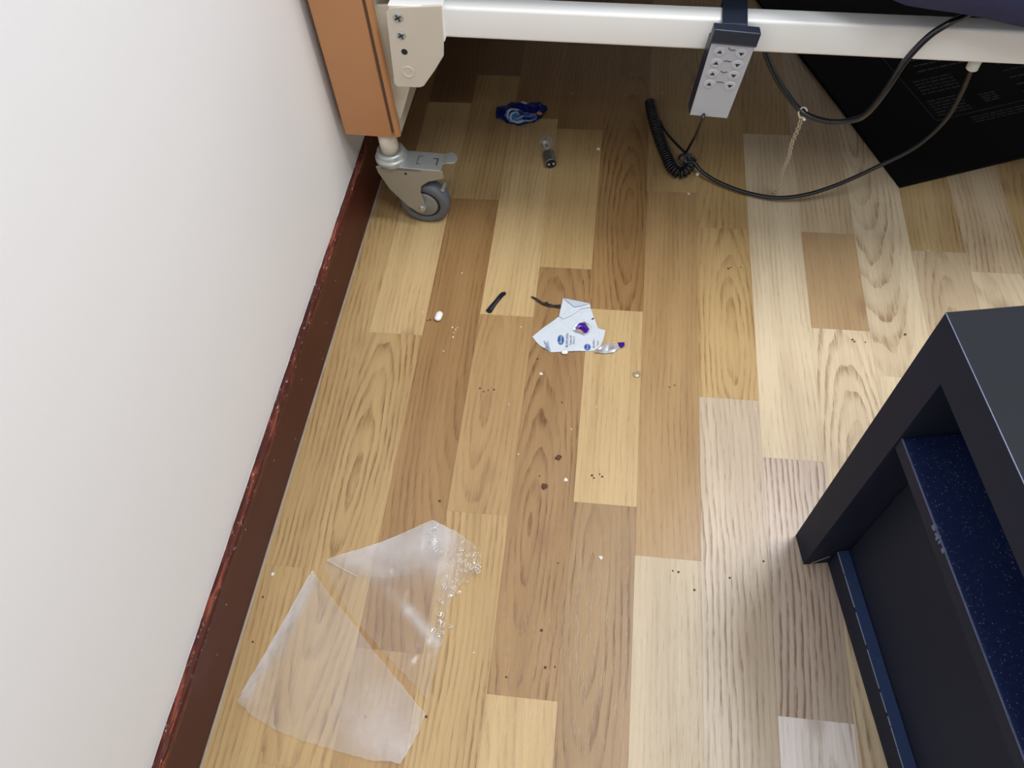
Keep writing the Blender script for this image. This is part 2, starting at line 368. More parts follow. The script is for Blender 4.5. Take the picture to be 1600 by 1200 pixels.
# column: list of (tone, figure (ring centre x, ring centre y, strength)), joints given where the photograph shows them
cols = {
 -6: ([], [G_]),
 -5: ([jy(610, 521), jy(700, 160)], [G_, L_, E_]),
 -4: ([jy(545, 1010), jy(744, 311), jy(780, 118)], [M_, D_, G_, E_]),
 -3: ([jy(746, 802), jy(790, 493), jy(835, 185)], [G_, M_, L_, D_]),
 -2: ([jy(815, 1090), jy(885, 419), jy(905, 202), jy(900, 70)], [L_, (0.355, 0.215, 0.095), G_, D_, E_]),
 -1: ([jy(945, 788), jy(970, 485), jy(985, 120)], [(0.345, 0.22, 0.105), L_, D_, D_]),
 0: ([jy(1042, 872), jy(1048, 300)], [(0.49, 0.385, 0.25), M_, G_]),
 1: ([jy(1138, 623), jy(1128, 357)], [(0.54, 0.43, 0.31), G_, G_]),
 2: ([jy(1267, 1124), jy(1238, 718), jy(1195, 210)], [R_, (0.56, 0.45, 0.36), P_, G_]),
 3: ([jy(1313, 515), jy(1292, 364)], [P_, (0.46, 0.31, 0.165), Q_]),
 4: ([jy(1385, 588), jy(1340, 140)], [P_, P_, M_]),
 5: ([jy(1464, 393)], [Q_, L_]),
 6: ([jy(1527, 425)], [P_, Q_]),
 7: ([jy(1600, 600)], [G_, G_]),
}
FIG = {(-4, 1): (0.05, 0.15, .7), (-2, 1): (-0.012, -0.12, 1.0), (-1, 0): (-0.01, 0.22, 1.0), (-1, 2): (0.012, -0.08, 1.0), (-5, 0): (-0.01, 0.05, 1.0),
       (1, 1): (0.008, -0.05, .9), (1, 0): (-0.11, 0.0, 1.0), (2, 1): (-0.09, 0.1, 1.2), (3, 0): (0.0, -0.02, .9), (4, 1): (-0.02, 0.2, .9), (-3, 0): (-0.09, 0.1, .9),
       (0, 0): (-0.15, 0, .15), (0, 1): (0.12, 0, .35), (3, 1): (0.2, 0, .1), (2, 2): (0.14, 0.1, .3), (-2, 2): (0.1, 0.0, .25), (-1, 1): (0.13, 0.0, .25), (5, 0): (.0, .1, .5), (-5, 1): (.1, 0, .4)}
for k in range(-6, 30):
    js, tones = cols.get(k, ([0.3 + 0.17 * (k % 3), 0.9 + 0.1 * (k % 2)], [M_, L_, G_]))
    ys = [-0.88]
    first = (js[0] if js else 0.3)
    extra = []
    first -= 0.22
    while first - 0.42 > -0.88: first -= 0.42 + rnd.uniform(-0.06, 0.12); extra.append(max(first, -0.87))
    ys += sorted(e for e in extra if e > -0.84)
    if not js: ys = [-0.88, -0.35, 0.3, 0.9]; tones = [M_, G_, G_, M_]
    else:
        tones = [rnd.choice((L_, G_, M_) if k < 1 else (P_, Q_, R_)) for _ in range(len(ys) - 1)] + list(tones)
        ys += list(js)
    nex = len(ys) - (len(js) + 1) if js else 0
    last = ys[-1]
    while last + 0.45 < 1.86:
        last += 0.45 + rnd.uniform(-.05, .1)
        if last < 1.80: ys.append(last); tones.append(rnd.choice((M_, D_, G_)))
    ys.append(1.865)
    for i in range(len(ys) - 1):
        y0, y1 = ys[i] + 0.00005, ys[i + 1] - 0.00005
        x0, x1 = CX + k * CW + 0.00005, CX + (k + 1) * CW - 0.00005
        cx, cy = (x0 + x1) / 2, (y0 + y1) / 2
        if k == -6: pts = [(wall_x(y0) - 0.002, y0), (x1, y0), (x1, y1), (wall_x(y1) - 0.002, y1)]
        else: pts = [(x0, y0), (x1, y0), (x1, y1), (x0, y1)]
        bm = prism([(x - cx, y - cy, -0.0035) for x, y in pts], (0, 0, 0.0035))
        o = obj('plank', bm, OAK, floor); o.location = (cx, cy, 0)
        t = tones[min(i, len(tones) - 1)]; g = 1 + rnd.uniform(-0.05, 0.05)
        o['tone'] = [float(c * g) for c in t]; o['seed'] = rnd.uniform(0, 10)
        fg = FIG.get((k, i - nex)) if js else None
        if fg is None: fg = (rnd.choice((-1, 1)) * rnd.uniform(0.0, 0.11), rnd.uniform(-0.3, 0.3), rnd.uniform(0.3, 0.8))
        o['figure'] = [float(c) for c in fg]

def paint_edge(s): return 0.0012 * noise.noise(Vector((s * 22, 0, 0))) + 0.0008 * noise.noise(Vector((s * 90, 3, 0)))
# left wall
bm = bmesh.new(); prism([W(-1.66, -0.010, 0.0), W(2.0, -0.010, 0.0), W(2.0, -0.09, 0.0), W(-1.66, -0.09, 0.0)], (0, 0, 2.4), bm)
obj('wall_left', bm, WALL)['kind'] = 'structure'
C.objects['wall_left']['label'] = 'off white painted wall'
bm = boxm(wall_x(2.06) - .05, 2.66, 1.87, 1.93, 0, 2.4)
tag(obj('wall_back', bm, WALL), 'off white painted wall behind the bed', None, None, 'structure')
tag(obj('wall_right', boxm(2.6, 2.66, -1.6, 2.06, 0, 2.4), WALL), 'off white painted wall beyond the table', None, None, 'structure')
tag(obj('wall_front', boxm(wall_x(-1.6) - .2, 2.66, -1.66, -1.6, 0, 2.4), WALL), 'off white painted wall behind the camera', None, None, 'structure')
tag(obj('ceiling', boxm(wall_x(-1.6) - .2, 2.66, -1.6, 2.12, 2.4, 2.44), WALL), 'plain white ceiling', None, None, 'structure')
# skirting board: chipped upper edge
bm = bmesh.new(); N = 420; rings = []
for i in range(N + 1):
    s = -1.0 + 3.0 * i / N
    z = 0.093 + paint_edge(s) ; c = 0.0022 + 0.0016 * noise.noise(Vector((s * 30, 7, 0)))
    j = 0.0008 * noise.noise(Vector((s * 60, 1, 4)))
    rings.append([bm.verts.new(W(s, t, zz)) for t, zz in ((-0.012, 0), (0, 0), (0, z - c - 0.001), (-c * 0.5 + j, z - c * 0.35), (-0.0055 + j, z + j), (-0.0102 + 2 * j, z - 0.0005), (-0.012, z))])
for a, b in zip(rings, rings[1:]):
    for q in range(7): bm.faces.new((a[q], a[(q + 1) % 7], b[(q + 1) % 7], b[q]))
bm.faces.new(rings[0][::-1]); bm.faces.new(rings[-1])
tag(obj('baseboard_left', bm, SKIRT), 'maroon painted skirting board with a chipped top edge', None, None, 'structure')
bm = bmesh.new(); rings = []
for i in range(N + 1):
    s = -1.0 + 3.0 * i / N; wv = 0.0022 + 0.0012 * noise.noise(Vector((s * 26, 2, 0)))
    rings.append([bm.verts.new(W(s, t, z)) for t, z in ((0, 0.0001), (wv, 0.0001), (wv * .4, 0.0008), (0, 0.0018))])
for a, b in zip(rings, rings[1:]):
    for q in range(4): bm.faces.new((a[q], a[(q + 1) % 4], b[(q + 1) % 4], b[q]))
tag(obj('trim_1', bm, SEAL), 'thin grey sealant line along the foot of the skirting board', None, None, 'structure')
# rough paint line where the wall paint meets the skirting
bm = tube([W(-1 + 3 * i / 500, -0.0102 + 0.0004 * noise.noise(Vector((i * .3, 0, 5))), 0.0938 + paint_edge(-1 + 3 * i / 500)) for i in range(501)], lambda t: 0.0007 + 0.0005 * noise.noise(Vector((t * 110, 1, 1))), 6)
tag(obj('trim_2', bm, mat('dried_white_paint', (0.55, 0.52, 0.5), 0.6, var=0.3, vscale=150)), 'ragged white paint line on top of the skirting board', None, None, 'structure')

# ---------------------------------------------------------------- black side table
t = empty('side_table', P(1242.7, 836.7), math.radians(-79.73 + 0.25))
tag(t, 'black wood effect side table with dusty shelf and recessed lower panel', 'table')
TL, TD, TH, TT, LG = 0.95, 0.42, 0.4546, 0.043, 0.0376
obj('table_top', boxm(0, TL, 0, TD, TH - TT, TH - 0.0008), TBL_F, t, bevel=0.0003)
obj('top_surface', boxm(0, TL, 0, TD, TH - 0.0008, TH), TBL_T, t)
for x in (0, TL - LG):
    for y in (0, TD - LG): obj('leg', boxm(x, x + LG, y, y + LG, 0, TH - TT), TBL_F, t, bevel=0.0003)
SZ = 0.3235
obj('end_panel', boxm(0.010, 0.037, LG + .0003, TD - LG - .0003, 0.0005, TH - TT - .0003), TBL_F, t)
obj('back_panel', boxm(LG + .0003, TL - LG - .0003, TD - 0.02, TD - 0.008, 0.0005, TH - TT - .0003), TBL_F, t)
o = obj('shelf', boxm(LG + .0003, TL - LG - .0003, 0.003, TD - 0.021, SZ - 0.017, SZ), TBL_S, t, bevel=0.0006)
o['label'] = 'dusty navy black shelf'
obj('shelf_front_edge', boxm(LG + .0004, TL - LG - .0004, 0.0018, 0.0029, SZ - 0.0165, SZ - 0.0012), TBL_F, t)
obj('lower_panel', boxm(LG + .0005, TL - LG - .0005, 0.0435, 0.056, 0.002, SZ - 0.0171), TBL_F, t, bevel=0.0008)
o = obj('plinth_rail', boxm(LG + .0005, TL - LG - .0005, 0.029, 0.0432, 0.0005, 0.0405), TBL_F, t, bevel=0.0008)
o = obj('plinth_rail_edge', boxm(LG + .0008, TL - LG - .0008, 0.0298, 0.0426, 0.0405, 0.0411), TBL_E, o); o['label'] = 'blue-grey top edge of the rail'
# arrises painted pale as edge highlights
bm = bmesh.new()
box(bm, 0.0005, TL, -0.0002, 0.0004, TH - 0.0006, TH + 0.0001)
obj('edge_highlight', bm, EDGE, t)
bm = bmesh.new(); box(bm, LG + .001, TL - LG - .001, 0.0016, 0.0028, SZ - 0.0007, SZ + 0.0001)
obj('edge_highlight', bm, EDGE, t)
bm = bmesh.new()
prev = LG + .002
while prev < TL - LG - .02:
    ln = rnd.uniform(0.006, 0.05); wd = rnd.uniform(0.0003, 0.0008); box(bm, prev, prev + ln, 0.0288, 0.0290 + wd, 0.0404 - wd * .5, 0.0413); prev += ln + rnd.uniform(0, 0.006)
o = obj('chipped_edge', bm, mat('chip_pale', (0.28, 0.33, 0.44), 0.6), t)
# dent with pale scuff on the shelf's front edge
bm = bmesh.new()
for i in range(6):
    x = 0.118 + 0.022 * i / 6 + rnd.uniform(-.002, .002); box(bm, x, x + rnd.uniform(.001, .004), 0.0012, 0.0030, SZ - 0.004 - rnd.uniform(0, .008) * (i % 3 == 0), SZ - rnd.uniform(0.0, .002) + 0.0006)
obj('edge_chips', bm, mat('chip_grey_blue', (0.12, 0.155, 0.25), 0.6), t)['kind'] = 'stuff'
# small chip at the foot of the near leg
obj('leg_scratch', prism([(LG + .0001, 0.008, 0.004), (LG + .0001, 0.0095, 0.003), (LG + .0001, 0.026, 0.022), (LG + .0001, 0.0245, 0.022)], (0.0004, 0, 0)), mat('pale_scratch', (0.35, 0.32, 0.3), 0.7), t)

# ---------------------------------------------------------------- black mat under the bed
c0, c1, c2 = P(1405, 295), P(1245, 85), P(1600, 250)
a1 = (c1 - c0).normalized(); a2 = Vector((-a1.y, a1.x, 0)); a2 = a2 if a2.dot(c2 - c0) > 0 else -a2
mt_ang = math.atan2(a2.y, a2.x)
m_ = empty('floor_mat', c0, mt_ang); tag(m_, 'flat black mat with faint printed instructions, on the floor under the bed', 'mat')
obj('mat_body', boxm(0, 0.62, 0, 0.70, 0, 0.007), MATB, m_, bevel=0.002)
bi = (Matrix.Translation(c0) @ Matrix.Rotation(mt_ang, 4, 'Z')).inverted()
def ML(px, py): q = bi @ P(px, py, 0.0072); return q
bm = bmesh.new(); q0, q1, q2 = ML(1385, 97), ML(1459, 187), ML(1600, 160)
LX0 = (q0.x + q1.x) / 2; LY0 = (q1.y + q2.y) / 2; LX1 = LX0 + 0.33; LY1 = LY0 + 0.24
for (x0, x1, y0, y1) in ((LX0, LX1, LY0, LY0 + .0014), (LX0, LX1, LY1, LY1 + .0014), (LX0, LX0 + .0014, LY0, LY1), (LX1, LX1 + .0014, LY0, LY1)):
    box(bm, x0, x1, y0, y1, 0.0068, 0.0073)
obj('label_frame', bm, MATINK, m_)
bm = bmesh.new()
def words(bm, x0, x1, y, h, dens=0.8):
    x = x0
    while x < x1:
        l = rnd.uniform(0.006, 0.02); box(bm, x, min(x + l, x1), y, y + h, 0.0068, 0.0073); x += l + 0.003
for r in range(6): words(bm, LX0 + 0.012, LX0 + 0.075, LY0 + 0.010 + r * 0.0075, 0.0028)
for r in range(5): words(bm, LX0 + 0.016, LX0 + 0.09, LY0 + 0.068 + r * 0.0085, 0.003)
for r in range(3): words(bm, LX0 + 0.04, LX0 + 0.15, LY0 + 0.125 + r * 0.016, 0.0036)
words(bm, LX0 + 0.02, LX0 + 0.10, LY0 + 0.18, 0.006)
words(bm, LX0 + 0.02, LX0 + 0.09, LY0 + 0.215, 0.005)
for r in range(4): words(bm, LX0 + 0.105, LX0 + 0.135, LY0 + 0.018 + r * 0.006, 0.003)
for r in range(3): words(bm, LX0 + 0.06, LX0 + 0.30, LY0 - 0.012 - r * 0.006, 0.0022)
for r in range(8): words(bm, LX0 + 0.18, LX0 + 0.31, LY0 + 0.02 + r * 0.02, 0.003)
tag(obj('printed_text', bm, MATINK, m_), None, None, None, 'stuff')

# ---------------------------------------------------------------- the bed
bed = empty('hospital_bed', BO, BA); tag(bed, 'adjustable care bed with beech headboard, cream steel side rail and castor', 'bed')
# headboard: thick board whose front end shows an edging groove
prof = [(-0.0570, 0.0), (0.0135, -0.001), (0.0143, 0.003), (0.0172, 0.003), (0.0180, 0.0), (0.0240, 0.001), (0.0258, 0.004), (0.0258, 0.0085), (0.0178, 0.0090), (0.0178, 0.93), (-0.0570, 0.93)]
obj('headboard', prism([(x, y, 0.178) for x, y in prof], (0, 0, 0.62)), BEECH, bed, bevel=0.0012)
obj('steel_end_frame', boxm(0.0181, 0.0256, 0.0092, 0.93, 0.180, 0.50), CREAM, bed)
obj('headboard_edging', prism([(x, y, 0.186) for x, y in ((0.0141, 0.0010), (0.0174, 0.0010), (0.0174, 0.0032), (0.0141, 0.0032))], (0, 0, 0.61)), GROOVE, bed)
pc = Vector((-0.0007, 0.017, 0))
obj('post', lathe([(0.0138, 0.128), (0.0138, 0.179)], 32, mt=Matrix.Translation(pc)), CREAM, bed, smooth=False)
C.objects['post'].data.polygons.foreach_set('use_smooth', [len(p.vertices) == 4 for p in C.objects['post'].data.polygons])
# mounting plate between headboard and rail
yp = 0.016
obj('mounting_plate', prism([BL(x, y, yp) for x, y in ((583, 9), (640, 7), (640, 139), (618, 214), (610, 214), (600, 120))], (0, 0.004, 0)), CREAM, bed, bevel=0.0008)
# U-shaped corner bracket
yb = -0.010
pts = [(603, 20), (608, 12), (690, 9), (693, 58), (693, 88), (679, 111), (662, 135), (656, 137), (621, 136), (616, 131)]
br = obj('corner_bracket', prism([BL(x, y, yb) for x, y in pts], (0, 0.0035, 0)), CREAM, bed, bevel=0.0010)
zt = BL(650, 10, yb).z; xl = BL(606, 12, yb).x; xr = BL(690, 9, yb).x
obj('bracket_flange', boxm(xl, xr, yb + .0005, yb + 0.040, zt - 0.0030, zt + 0.0002), CREAMW, br, bevel=0.001)
obj('bracket_side', boxm(xl - 0.0005, xl + 0.0026, yb + .002, 0.016, BL(618, 130, yb).z, zt - 0.003), CREAM, br)
RY = -0.005
for (x, y, r, kind) in ((622, 27, .0062, 's'), (627, 55, .0056, 's'), (632, 81, .0042, 'h'), (638, 112, .0085, 'e')):
    c = BL(x, y, yb); mt = Matrix.Translation(c) @ Matrix.Rotation(PI / 2, 4, 'X')
    if kind == 's':
        s_ = obj('screw', lathe([(r, -0.001), (r, 0.0012), (r * .8, 0.002)], 20, mt=mt), GREYMET, br)
        bm = bmesh.new(); box(bm, -r * .75, r * .75, -r * .14, r * .14, 0.0019, 0.0024); box(bm, -r * .14, r * .14, -r * .75, r * .75, 0.0019, 0.0024)
        bmesh.ops.transform(bm, matrix=mt @ Matrix.Rotation(0.5, 4, 'Z'), verts=bm.verts[:]); obj('screw_slot', bm, DARK, br)
    elif kind == 'h':
        obj('hole', lathe([(r, -0.001), (r, 0.0003)], 20, mt=mt), DARK, br)
    else:
        bm = lathe([(r, -0.001), (r, 0.0010), (r * .85, 0.0013), (r * .7, 0.0006), (r * .6, 0.0006)], 24, mt=mt); obj('embossed_disc', bm, CREAM, br, smooth=False)
# side rail: rounded rectangular steel tube
z0 = BL(1000, 74, 0.0).z; z1 = BL(1000, 28, 0.0).z + 0.003
def rrect(y0, y1, za, zb, r, n=5):
    o = []
    for cx, cz, a0 in ((y1 - r, zb - r, 0), (y0 + r, zb - r, PI / 2), (y0 + r, za + r, PI), (y1 - r, za + r, 1.5 * PI)):
        for k in range(n + 1): a = a0 + PI / 2 * k / n; o.append((cx + r * math.cos(a), cz + r * math.sin(a)))
    return o
x0 = BL(693, 40, 0).x
side = prism([(x0 - 0.02, y, z) for y, z in rrect(0.0, 0.026, z0, z1, 0.0042)], (1.90, 0, 0))
ra = obj('side_rail', side, CREAMW, bed, smooth=False)
for p in ra.data.polygons: p.use_smooth = len(p.vertices) == 4
ra.data.set_sharp_from_angle(angle=0.7) if hasattr(ra.data, 'set_sharp_from_angle') else None
obj('rail_end_collar', boxm(x0 - 0.0055, x0 + 0.0015, -0.0085, 0.024, z0 - 0.0005, z1 + 0.0006), CREAMW, bed, bevel=0.002)
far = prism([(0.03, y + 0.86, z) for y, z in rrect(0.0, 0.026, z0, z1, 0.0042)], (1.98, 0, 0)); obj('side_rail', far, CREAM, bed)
obj('mattress_platform', boxm(0.03, 2.05, 0.006, 0.90, 0.437, 0.452), mat('black_platform', (0.02, 0.02, 0.022), 0.6), bed)
obj('cross_bar', boxm(0.055, 0.08, 0.02, 0.88, 0.405, 0.436), mat('black_frame_steel', (0.02, 0.02, 0.022), 0.5), bed)
# tall supports in the corner hold the platform
obj('post', boxm(0.0285, 0.050, 0.03, 0.05, zt, 0.437), CREAM, bed)

# castor (part of the bed) with its pieces
cz = 0.0; lev_a = math.radians(-1.0)
def CM(z=0.0): return Matrix.Translation(pc) @ Matrix.Rotation(lev_a, 4, 'Z') @ Matrix.Translation((0, 0, z))
WR, WWD, WXO = 0.0410, 0.025, 0.040
# fork: two cheeks and a crown
bm = bmesh.new()
cheek = [(-0.0215, 0.121), (-0.0205, 0.110), (-0.008, 0.076), (0.016, 0.042), (0.031, 0.0300), (0.0400, 0.0290), (0.0450, 0.036), (0.0445, 0.052), (0.0415, 0.074), (0.0450, 0.088), (0.058, 0.0985), (0.074, 0.1040), (0.083, 0.1075), (0.083, 0.121)]
for y in (-0.0190, 0.0165):
    prism([(x, y, z) for x, z in cheek], (0, 0.0025, 0), bm)
box(bm, -0.015, 0.05, -0.0190, 0.0190, 0.1165, 0.121)
bmesh.ops.transform(bm, matrix=CM(), verts=bm.verts[:])
cast = obj('castor', bm, PAINTMET, bed, bevel=0.0009); cast['label'] = 'grey braked castor'
obj('swivel_collar', lathe([(0.0210, 0.1205), (0.0240, 0.121), (0.0252, 0.1245), (0.0250, 0.1290), (0.0236, 0.1315), (0.0222, 0.1320), (0.0218, 0.1355), (0.0208, 0.1390), (0.0190, 0.1405), (0.0150, 0.1405), (0.0142, 0.1380)], 40, mt=CM()), GREYMET, cast, smooth=True)
wheel_m = CM() @ Matrix.Translation((WXO, 0, WR)) @ Matrix.Rotation(PI / 2, 4, 'X')
hw_ = WWD / 2
obj('wheel', lathe([(0.0265, -hw_ + .003), (0.0285, -hw_), (0.0350, -hw_), (0.0388, -hw_ + .0022), (WR, -hw_ + .006), (WR, hw_ - .006), (0.0388, hw_ - .0022), (0.0350, hw_), (0.0285, hw_), (0.0265, hw_ - .003)], 56, mt=wheel_m), RUBBER, cast, smooth=True)
obj('wheel_gap', lathe([(0.0270, -hw_ + .0022), (0.0270, hw_ - .0022)], 40, mt=wheel_m), DARK, cast)
obj('wheel_hub', lathe([(0.0225, -hw_), (0.0235, hw_ - .0008), (0.0205, hw_ + .0008), (0.0130, hw_ + 0.0002), (0.0095, hw_ + .0022)], 40, mt=wheel_m), HUB, cast, smooth=True)
obj('axle_nut', lathe([(0.0058, -0.0205), (0.0058, 0.0208), (0.0042, 0.0222)], 6, mt=wheel_m), GREYMET, cast)
# brake lever: flat pressed plate with a curled tab
bm = prism([(x, y, 0.1212) for x, y in ((0.010, -0.0192), (0.080, -0.0195), (0.080, 0.0185), (0.010, 0.0192))], (0, 0, 0.0022))
bmesh.ops.transform(bm, matrix=CM(), verts=bm.verts[:]); lv = obj('brake_lever', bm, GREYMET, cast, bevel=0.0008)
bm = bmesh.new(); NR = 8; rows = []
for i in range(NR + 1):
    u = i / NR; x = 0.077 + 0.024 * u; z = 0.1225 + 0.0045 * math.sin(u * PI * .9) + 0.002 * u
    hw = 0.0145 * math.sqrt(max(0.05, 1 - (max(0, u - .55) / .45) ** 2)) * (0.75 + .1 * u); yc = 0.0060 - 0.001 * u
    rows.append([bm.verts.new((x, yc - hw, z)), bm.verts.new((x, yc + hw, z)), bm.verts.new((x, yc + hw, z - .002)), bm.verts.new((x, yc - hw, z - .002))])
for a, b in zip(rows, rows[1:]):
    for q in range(4): bm.faces.new((a[q], a[(q + 1) % 4], b[(q + 1) % 4], b[q]))
bm.faces.new(rows[0]); bm.faces.new(rows[-1])
bmesh.ops.transform(bm, matrix=CM(), verts=bm.verts[:]); obj('lever_tab', bm, GREYMET, cast, smooth=False, bevel=.0006)
bm = bmesh.new(); box(bm, 0.0400, 0.0412, -0.009, 0.009, 0.1233, 0.1237); box(bm, 0.0412, 0.047, -0.009, -0.0078, 0.1233, 0.1237); box(bm, 0.0412, 0.047, 0.0078, 0.009, 0.1233, 0.1237)
box(bm, 0.0640, 0.0720, 0.0045, 0.0068, 0.1233, 0.1237); box(bm, 0.0700, 0.0722, -0.0085, 0.0045, 0.1233, 0.1237)
bmesh.ops.transform(bm, matrix=CM(), verts=bm.verts[:]); obj('lever_marks', bm, mat('shadow_stamping', (0.05, 0.06, 0.07), .5), cast)
obj('pivot_pin', lathe([(0.0022, -0.0197), (0.0022, 0.0192)], 12, mt=CM() @ Matrix.Translation((0.024, 0, 0.1115)) @ Matrix.Rotation(PI / 2, 4, 'X')), DARK, cast)
obj('brake_stud', lathe([(0.003, -0.008), (0.003, 0.008)], 12, mt=CM() @ Matrix.Translation((0.074, 0, 0.072)) @ Matrix.Rotation(PI / 2, 4, 'X')), GREYMET, cast)
# ferrule screwed under the side rail
fp = BL(1522, 100, 0.012)
fe = obj('cable_gland', lathe([(0.0075, 0.0005), (0.0075, -0.004), (0.0062, -0.0045), (0.0070, -0.006), (0.0070, -0.015), (0.0050, -0.0165)], 20, mt=Matrix.Translation((fp.x, 0.012, z0))), mat('gland_plastic', (0.62, 0.62, 0.58), 0.45), bed, smooth=False)
fe['label'] = 'pale grey cable gland'

# mattress and blanket lie on the bed
mm = BM
bm = boxm(0.035, 2.03, 0.055, 0.88, 0.4525, 0.60)
o = obj('mattress', bm, MATTR, None, bevel=0.02, seg=3); o.matrix_world = BM; tag(o, 'dark covered mattress lying on the bed above the side rail', 'mattress')
low = [BL(x, y, -0.035) for x, y in ((1330, -14), (1395, 0), (1450, 13), (1512, 26), (1560, 34), (1600, 41))]
def zlow(x):
    if x <= low[0].x: return low[0].z + min(0.012, (low[0].x - x) * 0.35)
    for a, b in zip(low, low[1:]):
        if x <= b.x: return a.z + (b.z - a.z) * (x - a.x) / (b.x - a.x)
    return low[-1].z - 0.02 * (1 - math.exp(-(x - low[-1].x) * 4))
bm = bmesh.new(); rows = []
for i in range(71):
    x = 0.045 + (2.0 - 0.045) * i / 70; zl = min(zlow(x), 0.57); row = []
    zl = zlow(x); zl = min(zl, 0.56)
    wav = 0.004 * math.sin(x * 38); q_ = min(1, max(0, (low[0].x + 0.06 - x) / 0.16)); off = 0.05 * q_ * q_ * (3 - 2 * q_)
    if off: zl += (0.47 - zl) * min(1, off / 0.05) * 0.9
    for y, z in ((0.75, 0.606), (0.45, 0.606), (0.2, 0.606), (0.05, 0.605), (0.0, 0.597), (-0.022, 0.575), (-0.03 + wav * .5, 0.56 + (zl - 0.56) * .3), (-0.035 + wav, 0.56 + (zl - 0.56) * .7), (-0.036 + wav, zl), (-0.026 + wav, zl + 0.003), (-0.022, 0.57), (0.0, 0.590), (0.05, 0.6005), (0.75, 0.6005)):
        row.append(bm.verts.new((x, y + off * (1 if y < 0.04 else 0.5 if y < 0.1 else 0), z)))
    rows.append(row)
for a, b in zip(rows, rows[1:]):
    n = len(a)
    for q in range(n): bm.faces.new((a[q], a[(q + 1) % n], b[(q + 1) % n], b[q]))
bm.faces.new(rows[0]); bm.faces.new(rows[-1])
o = obj('blanket', bm, NAVYF, None, smooth=True); o.matrix_world = BM; tag(o, 'navy blue blanket hanging over the edge of the mattress at top right', 'blanket')

# ---------------------------------------------------------------- bed handset hooked over the rail
hb = BL(1144, 70, -0.0275)
hs = empty('bed_handset', BM @ Vector((hb.x, -0.016, hb.z)), BA); tag(hs, 'grey bed handset with arrow buttons hooked over the cream side rail', 'remote control')
HA = math.radians(7.0)                     # leans in the plane of the rail
HMt = Matrix.Rotation(math.radians(6), 4, 'Z') @ Matrix.Rotation(HA, 4, 'Y')
def hx(bm): bmesh.ops.transform(bm, matrix=HMt, verts=bm.verts[:]); return bm
HL = 0.1030; hw0, hw1 = 0.0262, 0.0248
# body: local x across, y depth, z up; top at z = 0
yf = -0.011
bm = bmesh.new(); prism([(-hw0, yf, 0), (hw0, yf, 0), (hw1, yf, -HL), (-hw1, yf, -HL)], (0, 0.020, 0), bm); obj('body', hx(bm), NAVYP, hs, bevel=0.0015)
bm = bmesh.new(); prism([(-hw0 + .0009, yf - .0005, -0.0008), (hw0 - .0009, yf - .0005, -0.0008), (hw1 - .0009, yf - .0005, -HL + .0009), (-hw1 + .0009, yf - .0005, -HL + .0009)], (0, 0.001, 0), bm); obj('face_plate', hx(bm), SILVERP, hs)
bm = boxm(-0.0270, 0.0270, yf - .0025, 0.0005, 0.0, 0.0180); obj('head_cap', hx(bm), NAVYP, hs, bevel=0.0012)
obj('cap_seam', hx(boxm(-0.0271, 0.0271, yf - .0026, 0.0, 0.0016, 0.0021)), mat('seam_grey', (0.07, 0.085, 0.12), .4), hs)
zr = z1 - hb.z
bm = bmesh.new(); box(bm, -0.0145, 0.0145, 0.0005, 0.0045, -0.002, zr + 0.004); box(bm, -0.0145, 0.0145, 0.0006, 0.059, zr + 0.001, zr + 0.0045); box(bm, -0.0145, 0.0145, 0.0550, 0.0590, zr - 0.02, zr + 0.003)
obj('hook', bm, NAVYP, hs, bevel=0.0012)
arrU = [(-0.0034, -0.0018), (0.0034, -0.0018), (0, 0.0026)]
zr_ = [-0.0105, -0.0255, -0.0402, -0.0548]
for r, zc in enumerate(zr_):
    for sx in (-1, 1):
        cx_ = sx * 0.0128; mt = Matrix.Translation((cx_, yf - .0005, zc)) @ Matrix.Rotation(PI / 2, 4, 'X')
        b_ = obj('button', hx(lathe([(0.0062, 0), (0.0060, 0.0005), (0.0052, 0.0008)], 20, mt=mt @ Matrix.Scale(1.1, 4, (1, 0, 0)))), BUTTON, hs)
        pts = [(cx_ + x, yf - .0014, zc - sx * z * 1.0) for x, z in arrU]
        obj('button_arrow', hx(prism(pts, (0, 0.0002, 0))), INK, b_)
    bm = bmesh.new()
    if r in (0, 2): bed_icon = [(-0.0042, 0.0028), (-0.0020, 0.0005), (0.0010, 0.0000), (0.0045, 0.0006)] if r == 0 else [(-0.0042, 0.0012), (-0.0016, -0.0004), (0.0012, -0.0006), (0.0042, 0.0010)]
    else: bed_icon = [(-0.0045, 0.0002), (0.0, 0.0006), (0.0045, -0.0002)]
    tube([(x, yf - .0007, zc + 0.0035 + z) for x, z in bed_icon], 0.00045, 5, bm)
    obj('bed_icon', hx(bm), INK, hs)
# leads, coil and long cable, drawn in handset coordinates
HI = (Matrix.Translation(BM @ Vector((hb.x, -0.016, hb.z))) @ Matrix.Rotation(BA, 4, 'Z')).inverted()
def hb_w(v): return BM @ v
CAB = mat('black_cable', (0.008, 0.009, 0.013), 0.28, spec=0.6)
end = hs_bot = (Matrix.Translation(BM @ Vector((hb.x, -0.016, hb.z))) @ Matrix.Rotation(BA, 4, 'Z')) @ (HMt @ Vector((-0.004, 0, -HL)))
knot = P(1072, 238, 0.03)
ring_c = P(1077, 248, 0.028)
p_lead = smooth_path([end, P(1096, 192, end.z - .012), P(1085, 215, 0.10), knot], 8)
obj('lead', tube([HI @ p for p in p_lead], 0.0022, 8), CAB, hs, smooth=True)
ctop = P(1016, 160, 0.012)
p_lead = smooth_path([knot + Vector((0, 0, -.002)), P(1058, 226, 0.024), P(1040, 205, 0.018), P(1024, 175, 0.012), ctop], 8)
obj('lead', tube([HI @ p for p in p_lead], 0.0022, 8), CAB, hs, smooth=True)
